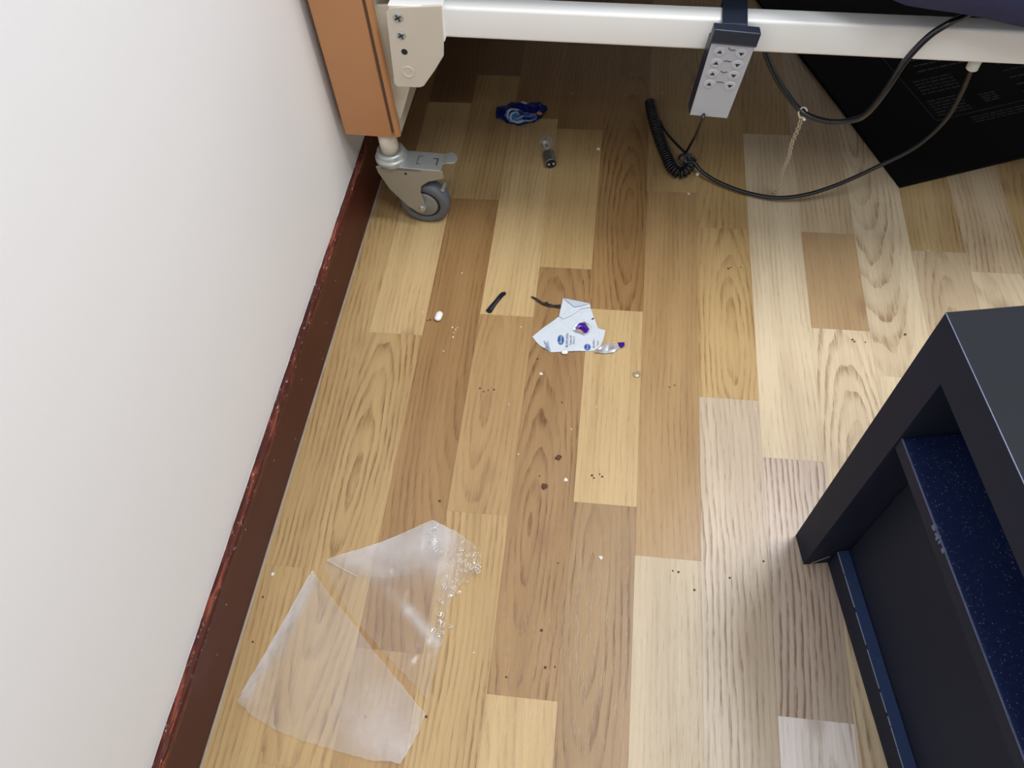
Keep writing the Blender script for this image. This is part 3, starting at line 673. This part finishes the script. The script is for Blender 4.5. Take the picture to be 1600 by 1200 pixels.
# coil: helix around a U-shaped centre line
cl = smooth_path([ctop, P(1021, 185, .0115), P(1030, 215, .0115), P(1042, 245, .0115), P(1050, 262, .0115), P(1062, 271, .012), P(1074, 264, .016), P(1079, 254, .021), P(1078, 246, .026)], 40)
def helix(cl, R, pitch, step=10):
    cum = [0.0]
    for a, b in zip(cl, cl[1:]): cum.append(cum[-1] + (b - a).length)
    L = cum[-1]; turns = L / pitch; N = int(turns * step); out = []; j = 0; up0 = Vector((0, 0, 1))
    for i in range(N + 1):
        s = L * i / N
        while j < len(cum) - 2 and cum[j + 1] < s: j += 1
        t_ = (s - cum[j]) / max(1e-9, cum[j + 1] - cum[j]); p = cl[j].lerp(cl[j + 1], t_)
        T = (cl[min(j + 3, len(cl) - 1)] - cl[max(j - 3, 0)]).normalized(); S = T.cross(up0).normalized(); U = S.cross(T)
        a = 2 * PI * turns * i / N; out.append(p + (S * math.cos(a) + U * math.sin(a)) * R)
    return out
obj('coiled_cord', tube([HI @ p for p in helix(cl, 0.0082, 0.0056, 14)], 0.0019, 6), CAB, hs, smooth=True)
# end ring of the coil
UPV = Vector((-0.0685, 0.8426, 0.5342)); RTV = Vector((0.9923, 0.1129, -0.0509))
def loop(c, r, n=40): return [c + RTV * r * math.cos(2 * PI * k / n) + UPV * r * math.sin(2 * PI * k / n) for k in range(n + 1)]
obj('coil_end_loop', tube([HI @ p for p in loop(ring_c, 0.0075)], 0.0022, 8), mat('black_cable_sheen', (0.05, 0.055, 0.075), 0.25), hs, smooth=True)
obj('coil_end_loop', tube([HI @ p for p in loop(ring_c + Vector((0.0005, 0.004, -0.0045)), 0.0078)], 0.0022, 8), CAB, hs, smooth=True)
obj('coil_end_loop', tube([HI @ p for p in loop(ring_c + Vector((-0.0095, 0.003, -0.004)), 0.0072)], 0.0023, 8), CAB, hs, smooth=True)
gl = BM @ Vector((fp.x, 0.012, z0 - 0.014))
pth = [P(1083, 252, 0.026), P(1100, 271, 0.016), P(1130, 288, 0.010), P(1170, 302, 0.008), P(1215, 309, 0.012), P(1260, 304, 0.024), P(1310, 288, 0.05), P(1370, 261, 0.09), P(1430, 230, 0.135), P(1475, 190, 0.19), P(1500, 150, 0.25), gl]
obj('long_cable', tube([HI @ p for p in smooth_path(pth, 12)], 0.0032, 10), CAB, hs, smooth=True)

# second cable looping below the rail and up over it
def BW(px, py, yl): return BM @ BL(px, py, yl)
pth = [BW(1193, 60, 0.045), BW(1197, 84, 0.040), BW(1210, 115, 0.036), BW(1228, 145, 0.03), BW(1255, 176, 0.02), BW(1295, 190, 0.0), BW(1335, 187, -0.015), BW(1358, 174, -0.024), BW(1385, 140, -0.028), BW(1415, 95, -0.026), BW(1450, 58, -0.022), BW(1480, 38, -0.018), BW(1503, 27, -0.010), BW(1530, 12, 0.004), BW(1560, -2, 0.012)]
cb = obj('power_cable', tube(smooth_path(pth, 12), 0.0038, 12), CAB, None, smooth=True); rebase(cb)
tag(cb, 'black cable looping below the cream rail and back over it to the blanket', 'cable')
# chain hanging from that cable
top = BW(1254, 177, 0.019); bot = P(1212, 303, 0.0035)
ch = empty('bead_chain', bot); tag(ch, 'thin metal chain hanging from the looped cable down to the floor', 'chain')
bm = bmesh.new(); nl = 34
for i in range(nl):
    p = top.lerp(bot, (i + .5) / nl) + Vector((0.0010 * math.sin(i * .5), 0, 0)) - bot - Vector((0, 0, 0.004 * (1 - i / nl)))
    mt = Matrix.Translation(p) @ Matrix.Rotation(PI / 2 * (i % 2) + .4, 4, 'Z') @ Matrix.Rotation(0.6 * (1 if i % 2 else -1), 4, 'Y')
    pts = [mt @ Vector((0.0030 * math.cos(a), 0, 0.0040 * math.sin(a))) for a in [2 * PI * k / 8 for k in range(9)]]
    tube(pts, 0.0007, 4, bm)
obj('chain_links', bm, CHAIN, ch)['kind'] = 'stuff'
pts = [top - bot + Vector((0.0052 * math.cos(a), 0.003 * math.sin(a), 0.0058 * math.sin(a) + .001)) for a in [2 * PI * k / 20 for k in range(21)]]
obj('clip_ring', tube(pts, 0.0011, 6), mat('pale_clip', (0.75, 0.68, 0.55), .4, .3), ch)
bm = bmesh.new(); bmesh.ops.create_uvsphere(bm, u_segments=12, v_segments=8, radius=0.0024, matrix=Matrix.Translation(top - bot + Vector((0.004, -0.002, -0.0075)))); obj('end_bead', bm, PILL, ch, smooth=True)

# ---------------------------------------------------------------- things on the floor
def hf_noise(a, s, base=0.0006, seed=0): return lambda x, y: base + a * (0.5 + 0.5 * noise.noise(Vector((x * s, y * s, seed)))) ** 1.0
# clear plastic bag: two lobes of thin film with folded-over borders
O = P(560, 990)
bag = empty('plastic_bag', O); tag(bag, 'crumpled clear plastic bag lying flat on the floor near the skirting', 'bag')
def bagz(x, y):
    v = Vector((x, y, 0))
    h = 0.0035 + 0.0030 * noise.noise(Vector((x * 28, y * 28, 2))) + 0.0010 * noise.noise(Vector((x * 90, y * 90, 5)))
    cr = (Vector((x, y)) - Vector(P(735, 895)[:2])).length
    h += 0.004 * max(0, 1 - cr / 0.05) * (0.6 + abs(noise.noise(Vector((x * 160, y * 160, 8)))) * 2)
    d = abs((y - P(512, 877).y) * 1.0)
    return max(h, 0.0006)
def pl(px, wob=0): return [P(a, b) for a, b in px]
def seg_d(p, a, b):
    a = Vector(a); b = Vector(b); ab = b - a; t = max(0, min(1, (p - a).dot(ab) / max(1e-12, ab.dot(ab)))); return (p - a - ab * t).length
def lobe(name, px, base, blobs, dz, cuts=4, wob=0.0015):
    bm = sheet(pl(px), lambda x, y: bagz(x, y) + dz, cuts, 0.0, wob)
    bmesh.ops.transform(bm, matrix=Matrix.Translation(-O), verts=bm.verts[:])
    o = obj(name, bm, FILM, bag, smooth=True)
    at = o.data.attributes.new('haze', 'FLOAT', 'POINT'); SC = 0.00078
    bl = [(P(*a)[:2], P(*b)[:2], r * SC, amp) for a, b, r, amp in blobs]
    for v in o.data.vertices:
        p = Vector((v.co.x + O.x, v.co.y + O.y)); h = base
        for a, b, r, amp in bl: h += amp * math.exp(-(seg_d(p, a, b) / r) ** 2)
        at.data[v.index].value = max(0.0, min(0.6, h))
    return o
lobe('film', [(512, 877), (600, 848), (678, 815), (712, 832), (742, 852), (754, 872), (751, 898), (728, 908), (712, 925), (703, 948), (697, 985), (690, 1008), (681, 1048), (668, 1094), (602, 1021), (556, 971), (527, 925), (505, 888)], 0.045,
     [((560, 868), (690, 838), 26, .26), ((600, 880), (690, 875), 30, .16), ((690, 830), (700, 880), 30, .12), ((640, 955), (682, 1005), 9, .28), ((610, 925), (640, 955), 10, .08), ((555, 880), (600, 898), 12, .10), ((690, 890), (705, 930), 14, .08)], 0.0, 5)
lobe('film', [(490, 893), (520, 935), (550, 971), (585, 1018), (625, 1067), (665, 1116), (652, 1150), (640, 1172), (628, 1193), (590, 1190), (540, 1178), (480, 1160), (430, 1140), (395, 1118), (374, 1098), (392, 1068), (440, 982)], 0.10,
     [((478, 925), (385, 1085), 14, .20), ((600, 1120), (640, 1160), 45, .16), ((560, 1150), (630, 1180), 22, .08), ((520, 1010), (540, 1100), 50, .05)], 0.0002, 5)
lobe('folded_border', [(490, 893), (500, 908), (480, 950), (445, 1022), (415, 1052), (380, 1086)], 0.02, [((488, 900), (382, 1084), 11, .26)], 0.0010, 4, 0.0004)
lobe('folded_border', [(512, 877), (600, 848), (678, 815), (694, 826), (696, 850), (690, 880), (650, 898), (610, 905), (560, 903), (535, 890)], 0.03, [((520, 877), (680, 822), 14, .16)], 0.0012, 5, 0.0006)
# crumpled rim: ridges of bunched film
bm = bmesh.new(); r2 = random.Random(3)
for i in range(46):
    u = r2.random(); a, b = (678, 825), (748, 885)
    if i % 3 == 1: px, py = 735 + r2.gauss(0, 9), 888 + r2.gauss(0, 12)
    elif i % 3 == 2: px, py = 700 + r2.gauss(0, 9) - 10 * u, 905 + 90 * u + r2.gauss(0, 4)
    else: px, py = 677 + r2.gauss(0, 6), 820 + 50 * u
    c = P(px, py); L = r2.uniform(0.002, 0.007); an = r2.uniform(0, PI); z = bagz(c.x, c.y) + 0.0012
    pts = [c - O + Vector((math.cos(an + .9 * k) * L * (k - 1.5) / 1.5, math.sin(an + .9 * k) * L * (k - 1.5) / 1.5, z + 0.0007 * (k % 2))) for k in range(4)]
    tube(smooth_path(pts, 3), 0.00045, 4, bm)
tag(obj('crumple_ridges', bm, glass('film_ridge', (0.92, 0.9, 0.9), 0.42, 0.22, 0.15), bag), None, None, None, 'stuff')
SEAM = glass('film_seam', (0.9, 0.88, 0.88), 0.30, 0.12, 0.2)
def seam(a, b, r=0.0005, dz=0.0012):
    pa, pb = P(*a), P(*b); pts = []
    for k in range(13):
        p = pa.lerp(pb, k / 12); p.z = bagz(p.x, p.y) + dz; pts.append(p - O)
    obj('seam', tube(pts, r, 4), SEAM, bag)
for a, b in (((490, 893), (380, 1086)), ((512, 877), (600, 848)), ((600, 848), (678, 815)), ((512, 877), (560, 903))): seam(a, b)

def flat_thing(name, label, cat, px, m, hf, cuts=2, thick=0.0004, wob=0.0, lift=0.0):
    pts = [P(a, b, lift) for a, b in px]; o = obj(name, sheet(pts, hf, cuts, thick, wob), m, None, smooth=False); return tag(o, label, cat)
def prints(parent, org, px, m, hf, dz=0.0006, cuts=1, name='print'):
    bm = sheet([P(a, b) for a, b in px], lambda x, y: hf(x, y) + dz, cuts)
    bmesh.ops.transform(bm, matrix=Matrix.Translation(-org), verts=bm.verts[:]); return obj(name, bm, m, parent)
# paper wrapper
PO = P(895, 520); pw = empty('paper_wrapper', PO); tag(pw, 'torn white paper wrapper with blue oval logos, in the middle of the floor', 'wrapper')
def hz(x, y): return 0.0014 + 0.0012 * noise.noise(Vector((x * 40, y * 40, 1))) + 0.0004 * noise.noise(Vector((x * 150, y * 150, 1)))
def pp(px, dz=0.0, cuts=3, m=PAPER, name='sheet', wob=0.0, thick=0.0003, hf=None):
    h = hf or (lambda x, y: hz(x, y) + dz)
    bm = sheet([P(a, b) for a, b in px], h, cuts, thick, wob); bmesh.ops.transform(bm, matrix=Matrix.Translation(-PO), verts=bm.verts[:]); return obj(name, bm, m, pw)
main = pp([(831.8, 527), (852, 511), (873.4, 495.6), (890, 493), (908, 483), (921.5, 479.5), (928, 497), (934.7, 514), (946, 517.5), (943, 530), (939, 541), (928, 549), (905, 549.5), (860.5, 551), (851, 545), (845, 542), (838, 535)], wob=0.0004)
pp([(873.4, 495.6), (879.6, 468.6), (888, 470), (921.2, 476.5), (923, 482), (908, 484.5), (893, 495), (880, 501)], 0.0016, 2, name='folded_flap')
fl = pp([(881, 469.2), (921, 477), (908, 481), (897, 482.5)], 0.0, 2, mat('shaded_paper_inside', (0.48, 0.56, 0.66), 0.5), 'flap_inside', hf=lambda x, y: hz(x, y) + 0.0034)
# surface frame of the text: runs up the picture
pu = (P(888, 500) - P(886, 540)).normalized(); pr = Vector((pu.y, -pu.x, 0))
def on_paper(px, py, s, size, m, dz=0.0012, rot=0.0):
    c = P(px, py); R_ = Matrix((pu, -pr, (0, 0, 1))).transposed().to_4x4()
    bm = text_mesh(s, size, None, R_ @ Matrix.Rotation(rot, 4, 'Z'))
    for v in bm.verts:
        w_ = v.co + c; v.co = Vector((w_.x, w_.y, hz(w_.x, w_.y) + dz)) - PO
    return obj('lettering', bm, m, pw)
def oval(px, py, rx, ry, m, dz, name='oval_logo'):
    return pp([(px + rx * math.cos(a), py + ry * math.sin(a)) for a in [2 * PI * k / 20 for k in range(20)]], cuts=0, m=m, name=name, thick=0.0, hf=lambda x, y: hz(x, y) + dz)
oval(876.3, 532.5, 5.1, 7.6, PBLUE, 0.0009); oval(876.3, 532.5, 4.2, 6.6, PBLUEL, 0.00105); oval(876.3, 532.5, 3.9, 6.2, PBLUE, 0.0012)
oval(917.8, 543.5, 5.2, 4.9, PBLUE, 0.0009); oval(917.8, 543.5, 4.0, 3.7, PBLUEL, 0.00105); oval(917.8, 543.5, 3.7, 3.4, PBLUE, 0.0012)
on_paper(876.3, 532.5, 'Boots', 0.0052, WHITEINK, 0.0016); on_paper(917.8, 543.5, 'Boots', 0.0036, WHITEINK, 0.0016)
on_paper(886.3, 533, 'IBUPROFEN', 0.0050, PGREY); on_paper(892, 533, 'Tablets BP', 0.0042, PGREY); on_paper(896.6, 533, '200mg 16', 0.0036, PGREY)
on_paper(928, 538.5, 'IBUPRO', 0.0042, PGREY); on_paper(934, 537.5, 'Tablet', 0.0038, PGREY); on_paper(853.5, 540, 'PROFEN', 0.0042, PGREY, rot=0.45)
pp([(851, 545), (856, 533), (858.5, 543), (861, 550)], 0.0007, 1, mat('paper_fold_dark', (0.30, 0.38, 0.5), .5), 'torn_corner')
pp([(924, 500), (927.5, 497.5), (928.3, 499), (925.5, 501)], 0.001, 0, INK, 'ink_spot')
# creases on the paper
bm = bmesh.new()
for a, b in (((874, 500), (900, 522)), ((893, 495), (888, 508)), ((905, 490), (921, 486)), ((912, 530), (903, 541)), ((934, 514), (939, 541)), ((918, 500), (900, 520))):
    pts = []
    for k in range(7):
        p = P(*a).lerp(P(*b), k / 6); p.z = hz(p.x, p.y) + 0.0003; pts.append(p - PO)
    tube(pts, 0.00035, 4, bm)
obj('crease', bm, PAPER, pw)

# purple and silver sweet-foil scraps
def foil(name, label, px_s, px_p, m_p, lift, seed, extra=None):
    cx_ = sum(a for a, b in px_s) / len(px_s); cy_ = sum(b for a, b in px_s) / len(px_s); c = P(cx_, cy_); e = empty(name, c + Vector((0, 0, lift)))
    h = lambda x, y: 0.0012 + 0.0026 * abs(noise.noise(Vector((x * 62, y * 62, seed))))
    bm = sheet([P(a, b) for a, b in px_s], h, 2, 0.0002, 0.0004); bmesh.ops.transform(bm, matrix=Matrix.Translation(-c), verts=bm.verts[:]); obj('foil', bm, FOIL, e)
    bm = sheet([P(a, b) for a, b in px_p], lambda x, y: h(x, y) + 0.0006, 2, 0.0002, 0.0002); bmesh.ops.transform(bm, matrix=Matrix.Translation(-c), verts=bm.verts[:]); obj('coloured_face', bm, m_p, e)
    for px_e, m_e in (extra or []):
        bm = sheet([P(a, b) for a, b in px_e], lambda x, y: h(x, y) + 0.0011, 1, 0.0001); bmesh.ops.transform(bm, matrix=Matrix.Translation(-c), verts=bm.verts[:]); obj('printed_patch', bm, m_e, e)
    return e
tag(foil('foil_scrap', '', [(895, 517), (903, 509), (913, 504.5), (924, 513), (921, 521), (914, 525), (898, 520)], [(898, 515), (905.5, 508), (913.5, 508), (920.5, 516.5), (917, 523), (912.5, 524), (905, 520)], PURPLE, 0.0024, 3, [([(901, 516), (907, 519), (913, 523), (905, 520.5)], YELLOW)]),
    'small purple foil scrap lying on top of the white paper wrapper', 'foil scrap')
tag(foil('foil_scrap', '', [(929, 552.5), (936, 545), (949, 536.5), (958, 537), (967, 537.5), (968, 545), (959, 552), (945, 553.5)], [(964.5, 536.5), (975.5, 536.8), (975.8, 543), (971, 545), (966.5, 542.5)], PURPLE, 0.0004, 6, [([(956, 537), (964, 536.6), (964.5, 539), (958, 539.5)], YELLOW)]),
    'silver foil scrap with purple tip, beside the paper wrapper', 'foil scrap')
# blue sweet wrapper under the bed
BOo = P(815, 178); bw = empty('sweet_wrapper', BOo); tag(bw, 'crinkled deep blue sweet wrapper with light blue swirl, under the bed', 'wrapper')
def bz(x, y): return 0.004 + 0.006 * noise.noise(Vector((x * 38, y * 38, 9))) + 0.0022 * noise.noise(Vector((x * 120, y * 120, 9)))
def bp_(px, dz, m, name, cuts=3, thick=0.0003, wob=0.0):
    bm = sheet([P(a, b) for a, b in px], lambda x, y: max(bz(x, y), 0.0006) + dz, cuts, thick, wob); bmesh.ops.transform(bm, matrix=Matrix.Translation(-BOo), verts=bm.verts[:]); return obj(name, bm, m, bw)
bp_([(775, 182), (777, 171), (790, 168), (799, 162), (810, 163), (818, 167), (826, 166), (833, 162), (844, 162), (853, 168), (856, 172), (851, 178), (848, 185), (838, 192), (825, 196), (808, 197.5), (792, 193), (784, 188), (776, 187)], 0, BLUEFOIL, 'foil', wob=0.001)
bp_([(813, 163.5), (818, 162.5), (824, 164), (822, 167), (817, 166.5)], 0.0008, WHITEINK, 'torn_lip', 1)
bp_([(788, 184), (793, 177), (802, 174.5), (812, 176), (824, 177), (836, 179), (840, 184), (838, 190), (826, 194), (810, 196), (796, 192)], 0.0006, SKYINK, 'print', 2, 0)
def band(pts, wpx, m, dz):
    up, dn = [], []
    P_ = smooth_path([(a, b, 0) for a, b in pts], 5)
    for i, p in enumerate(P_):
        t_ = (P_[min(i + 1, len(P_) - 1)] - P_[max(i - 1, 0)]).normalized(); n_ = Vector((-t_.y, t_.x, 0)); ww = wpx * (0.35 + 0.65 * math.sin(PI * (i + 1) / (len(P_) + 1)))
        up.append((p + n_ * ww)[:2]); dn.append((p - n_ * ww)[:2])
    bm = bmesh.new(); rows = []
    for (a, b) in zip(up, dn):
        r = []
        for q in (a, b):
            w_ = P(*q); r.append(bm.verts.new(Vector((w_.x, w_.y, max(bz(w_.x, w_.y), 0.0006) + dz)) - BOo))
        rows.append(r)
    for a, b in zip(rows, rows[1:]): bm.faces.new((a[0], a[1], b[1], b[0]))
    obj('print', bm, m, bw)
band([(812, 183), (806, 180), (799, 183), (799, 190), (807, 194), (818, 193), (830, 191), (838, 187)], 1.7, WHITEINK, 0.0016)
band([(803, 188), (811, 189), (820, 186)], 1.0, WHITEINK, 0.0016)
band([(794, 189), (794, 181), (801, 176), (811, 177)], 1.5, WHITEINK, 0.0015)
band([(797, 187), (797, 181), (803, 178), (810, 181), (818, 182), (828, 179)], 1.1, BLUEFOIL, 0.0013)
band([(815, 190), (822, 187), (829, 187), (835, 184)], 1.0, BLUEFOIL, 0.0013)
band([(824, 184), (832, 181), (838, 180)], 1.3, PINKINK, 0.0014)
bp_([(838, 179), (842, 177), (848, 181), (846, 184.5), (841, 183.5)], 0.0014, YELLOW, 'print', 1, 0)
# small light bulb
bb = P(861, 256, 0.0105); bt = P(853, 226, 0.0105); ax = (bt - bb); ax.z = 0.0; ax.normalize()
blb = empty('light_bulb', Vector((bb.x, bb.y, 0))); tag(blb, 'small clear light bulb with metal bayonet cap, under the bed', 'light bulb')
blb.rotation_euler = (0, 0, math.atan2(ax.y, ax.x))
R0 = 0.0100; CL = 0.026
bmx = Matrix.Translation((0, 0, R0 + .0004)) @ Matrix.Rotation(PI / 2, 4, 'Y')
cap = obj('cap', lathe([(0.0082, 0.001), (0.0098, 0.0), (0.0100, 0.0015), (0.0094, 0.0022)] + [(0.0094 + 0.0004 * (i % 2), 0.003 + i * 0.0016) for i in range(11)] + [(0.0104, CL - 0.003), (0.0104, CL - 0.001), (0.009, CL)], 28, mt=bmx), CAPM, blb, smooth=True)
obj('cap_base', lathe([(0.0084, -0.0006), (0.0084, 0.002)], 24, mt=bmx), BLACKP, blb)
for s in (-1, 1): obj('contact', lathe([(0.0017, -0.0018), (0.0019, 0.0)], 12, mt=bmx @ Matrix.Translation((0, s * 0.0040, 0))), FOIL, blb, smooth=True)
obj('bayonet_pin', lathe([(0.0010, -0.0120), (0.0010, 0.0120)], 8, mt=Matrix.Translation((0.008, 0, R0)) @ Matrix.Rotation(PI / 2, 4, 'X') @ Matrix.Rotation(.6, 4, 'Y')), CAPM, blb)
gp = [(0.0070, CL - .001), (0.0076, CL + .004), (0.0088, CL + 0.008), (0.0116, CL + 0.013), (0.0138, CL + 0.019), (0.0142, CL + 0.024), (0.0132, CL + 0.030), (0.0100, CL + 0.035), (0.0055, CL + 0.0380), (0.0012, CL + 0.0388)]
gt = Matrix.Translation((0, 0, 0.0146)) @ Matrix.Rotation(PI / 2, 4, 'Y')
gtt = Matrix.Rotation(math.radians(-4), 4, 'Y')
obj('glass_envelope', lathe(gp, 32, mt=Matrix.Translation((0, 0, 0.0125)) @ Matrix.Rotation(PI / 2, 4, 'Y')), GLASS, blb, smooth=True)
STEM = mat('white_glass_stem', (0.75, 0.78, 0.8), 0.25)
obj('glass_stem', lathe([(0.0058, CL), (0.0050, CL + 0.005), (0.0022, CL + 0.008), (0.0018, CL + 0.013), (0.0008, CL + .0135)], 16, mt=Matrix.Translation((0, 0, 0.0125)) @ Matrix.Rotation(PI / 2, 4, 'Y')), STEM, blb, smooth=True)
bm = bmesh.new()
for s in (-1, 1): tube(smooth_path([(CL + .007, 0.001 * s, .0125), (CL + .014, 0.0035 * s, .0135), (CL + .022, 0.0055 * s, .0150)], 4), 0.0006, 6, bm)
tube(smooth_path([(CL + .022, -0.0055, .015), (CL + .025, -0.002, .016), (CL + .022, 0.001, .016), (CL + .025, 0.003, .016), (CL + .022, 0.0055, .015)], 5), 0.0006, 6, bm)
obj('filament', bm, STEM, blb)
bm = bmesh.new(); bmesh.ops.create_uvsphere(bm, u_segments=14, v_segments=10, radius=0.0045, matrix=Matrix.Translation((CL + .022, 0.002, .0165)) @ Matrix.Scale(1.3, 4, (0, 1, 0)))
obj('reflector_bead', bm, mat('milky_bead', (0.6, 0.63, 0.66), .25, .3, var=.3, vscale=300), blb, smooth=True)

# caplets
def capsule(name, label, px, py, L, R_, ang, m=PILL, flat=0.7):
    c = P(px, py); bm = bmesh.new(); bmesh.ops.create_uvsphere(bm, u_segments=20, v_segments=12, radius=R_)
    for v in bm.verts:
        x_, y_ = v.co.x, v.co.y; v.co.x += math.copysign(max(0, L / 2 - R_), v.co.x) if abs(v.co.x) > 1e-6 else 0
        v.co.z = v.co.z * flat + R_ * flat
    o = obj(name, bm, m, None, smooth=True); o.location = (c.x, c.y, 0.0002); o.rotation_euler = (0, 0, ang); return o
d = P(688.5, 490.5) - P(683.5, 502)
tag(capsule('pill', '', 686, 496.5, 0.0175, 0.0055, math.atan2(d.y, d.x)), 'white oblong tablet lying alone near the skirting, left of the paper wrapper', 'pill')
tag(capsule('pill', '', 882.3, 552, 0.0095, 0.0032, 0.1), 'white tablet half hidden under the lower edge of the paper wrapper', 'pill')
# black scrap with tiny print, and dark twisted scrap
hf0 = hf_noise(0.0012, 90, 0.0008, 4)
ks = flat_thing('film_scrap', 'short black strip with tiny white print, left of the paper wrapper', 'scrap', [(759, 486.5), (761.5, 483), (771, 472), (780, 461), (784, 457.5), (790, 457), (791, 460.5), (786, 464.5), (776, 477), (768, 489.5), (764, 490)], BLACKS, hf0, 2)
rebase(ks); ko = ks.location.copy()
bm = bmesh.new()
for k in range(9):
    a = P(767 + 1.55 * k, 484 - 2.0 * k); b = P(768.3 + 1.55 * k, 485.2 - 2.0 * k)
    tube([Vector((a.x, a.y, hf0(a.x, a.y) + .0009)) - ko, Vector((b.x, b.y, hf0(b.x, b.y) + .0009)) - ko], 0.00035, 4, bm)
obj('tiny_print', bm, mat('faint_white_print', (0.30, 0.29, 0.33), .6), ks)['kind'] = 'stuff'
tw = obj('torn_scrap', sheet([P(a, b) for a, b in ((829, 464.5), (833, 464.5), (841, 468.5), (848, 473.5), (855, 472.5), (857, 476), (865, 477.5), (876, 477.5), (877, 483), (868, 481.5), (855, 480), (846, 476.5), (838, 471))], hf_noise(0.0025, 140, 0.0006, 2), 3, 0.0005, 0.0005), TWIG, None)
rebase(tw); tag(tw, 'thin dark brown torn scrap sticking out from the paper wrapper', 'scrap')
# clear droplet-like plastic bit
bm = bmesh.new(); bmesh.ops.create_uvsphere(bm, u_segments=14, v_segments=8, radius=0.0058)
for v in bm.verts: v.co.z = max(v.co.z, -0.001) * 0.35 + 0.0005; v.co *= 1 + 0.18 * noise.noise(v.co * 300)
o = obj('plastic_bit', bm, glass('amber_clear_plastic', (0.55, 0.42, 0.25), 0.35, 0.10, 0.1), None, smooth=True); o.location = P(995, 585, 0.0003)
tag(o, 'tiny round clear plastic bit on the floor, lower right of the paper wrapper', 'plastic bit')
# white bead by the coil
bm = bmesh.new(); bmesh.ops.create_uvsphere(bm, u_segments=14, v_segments=10, radius=0.0034)
o = obj('bead', bm, PILL, None, smooth=True); o.location = P(1090, 272, 0.0035); tag(o, 'small white bead on the floor beside the coiled handset cord', 'bead')
def crumb(px, py, r, m, label, cat, name, seed):
    bm = bmesh.new(); bmesh.ops.create_icosphere(bm, subdivisions=2, radius=r)
    for v in bm.verts:
        v.co *= 1 + 0.7 * noise.noise(v.co * (1.1 / r) + Vector((seed, 0, 0))); v.co.z = max(-r * .3, v.co.z * 0.5)
    o = obj(name, bm, m, None); o.location = P(px, py, r * 0.3 + .0002); return tag(o, label, cat)
crumb(850.5, 760, 0.0042, BROWNC, 'dark brown crumb, the darkest one below the paper wrapper', 'crumb', 'crumb', 1)
crumb(872, 714.5, 0.0038, BROWNC, 'brown crumb just above the darkest crumb, below the paper wrapper', 'crumb', 'crumb', 5)
crumb(884, 749.5, 0.0026, WHITEC, 'white crumb to the right of the darkest brown crumb', 'crumb', 'crumb', 9)
crumb(938.5, 871.5, 0.0024, WHITEC, 'bright white crumb alone on a dark-grained strip, right of the plastic bag', 'crumb', 'crumb', 12)
crumb(845.5, 584, 0.0024, WHITEC, 'pale crumb directly below the paper wrapper', 'crumb', 'crumb', 15)
crumb(935, 232, 0.0028, WHITEC, 'pale grey crumb under the bed, right of the light bulb', 'crumb', 'crumb', 17)
crumb(426, 897, 0.0022, WHITEC, 'tiny white crumb between the skirting board and the plastic bag', 'crumb', 'crumb', 19)
crumb(1076, 303, 0.0022, WHITEC, 'tiny pale crumb on the floor just below the coiled cord', 'crumb', 'crumb', 21)
def specks(name, label, pts, m, parent=None):
    bm = bmesh.new(); c0_ = P(*pts[0][:2])
    for px, py, r in pts:
        c = P(px, py) - c0_; n0 = len(bm.verts); bmesh.ops.create_icosphere(bm, subdivisions=1, radius=r, matrix=Matrix.Translation((c.x, c.y, r * .3)))
    bm.verts.ensure_lookup_table()
    for v in bm.verts: v.co.z = max(v.co.z * .6, 0.0)
    o = obj(name, bm, m, None); o.location = c0_ + Vector((0, 0, .0002)); return tag(o, label, 'crumbs', None, 'stuff')
specks('pale_crumbs', 'scattered tiny pale crumbs on the wooden floor', [(707, 512, .0016), (712, 515, .0012), (709, 520, .001), (715, 512, .001), (708, 527, .0016), (661, 488, .0012), (722, 427, .0013), (814, 511, .0012), (810, 710, .0013), (893, 671, .0012), (932, 636, .001), (1182, 640, .001), (1090, 1049, .001), (1100, 935, .0013), (1035, 145, .0014), (885 + 10, 146, .0012), (780, 328, .0012), (1167, 655, .001), (740, 1100 - 80, .001), (1450, 392, .0014), (693, 549, .0012), (795, 632, .001)], WHITEC)
specks('brown_crumbs', 'scattered tiny brown crumbs on the wooden floor', [(750, 607, .0016), (756, 612, .0013), (763, 610, .0012), (772, 609, .0016), (672, 500, .0018), (668, 501, .0012), (840, 561, .0016), (878, 629, .0014), (925, 743, .0018), (928, 747, .0014), (941, 745, .0016), (937, 741, .0012), (687, 783, .002), (411, 933, .0016), (843, 744, .0012), (872, 880, .0012), (1060, 894, .0016), (1051, 892, .0012), (1085, 922, .0016), (1140, 903, .0014), (1193, 877, .0014), (846, 985, .002), (852, 1043, .0018), (867, 1042, .0012), (791, 1058, .0014), (1332, 531, .0018), (1335, 534, .0016), (1352, 535, .0012), (1414, 523, .0022), (1138, 420, .0018), (1142, 418, .0012), (1157, 418, .0012), (1046, 605, .0012), (1054, 602, .0012), (395, 1003, .0015), (666, 1121 - 1, .0018), (571, 1120, .0016)], BROWNC)
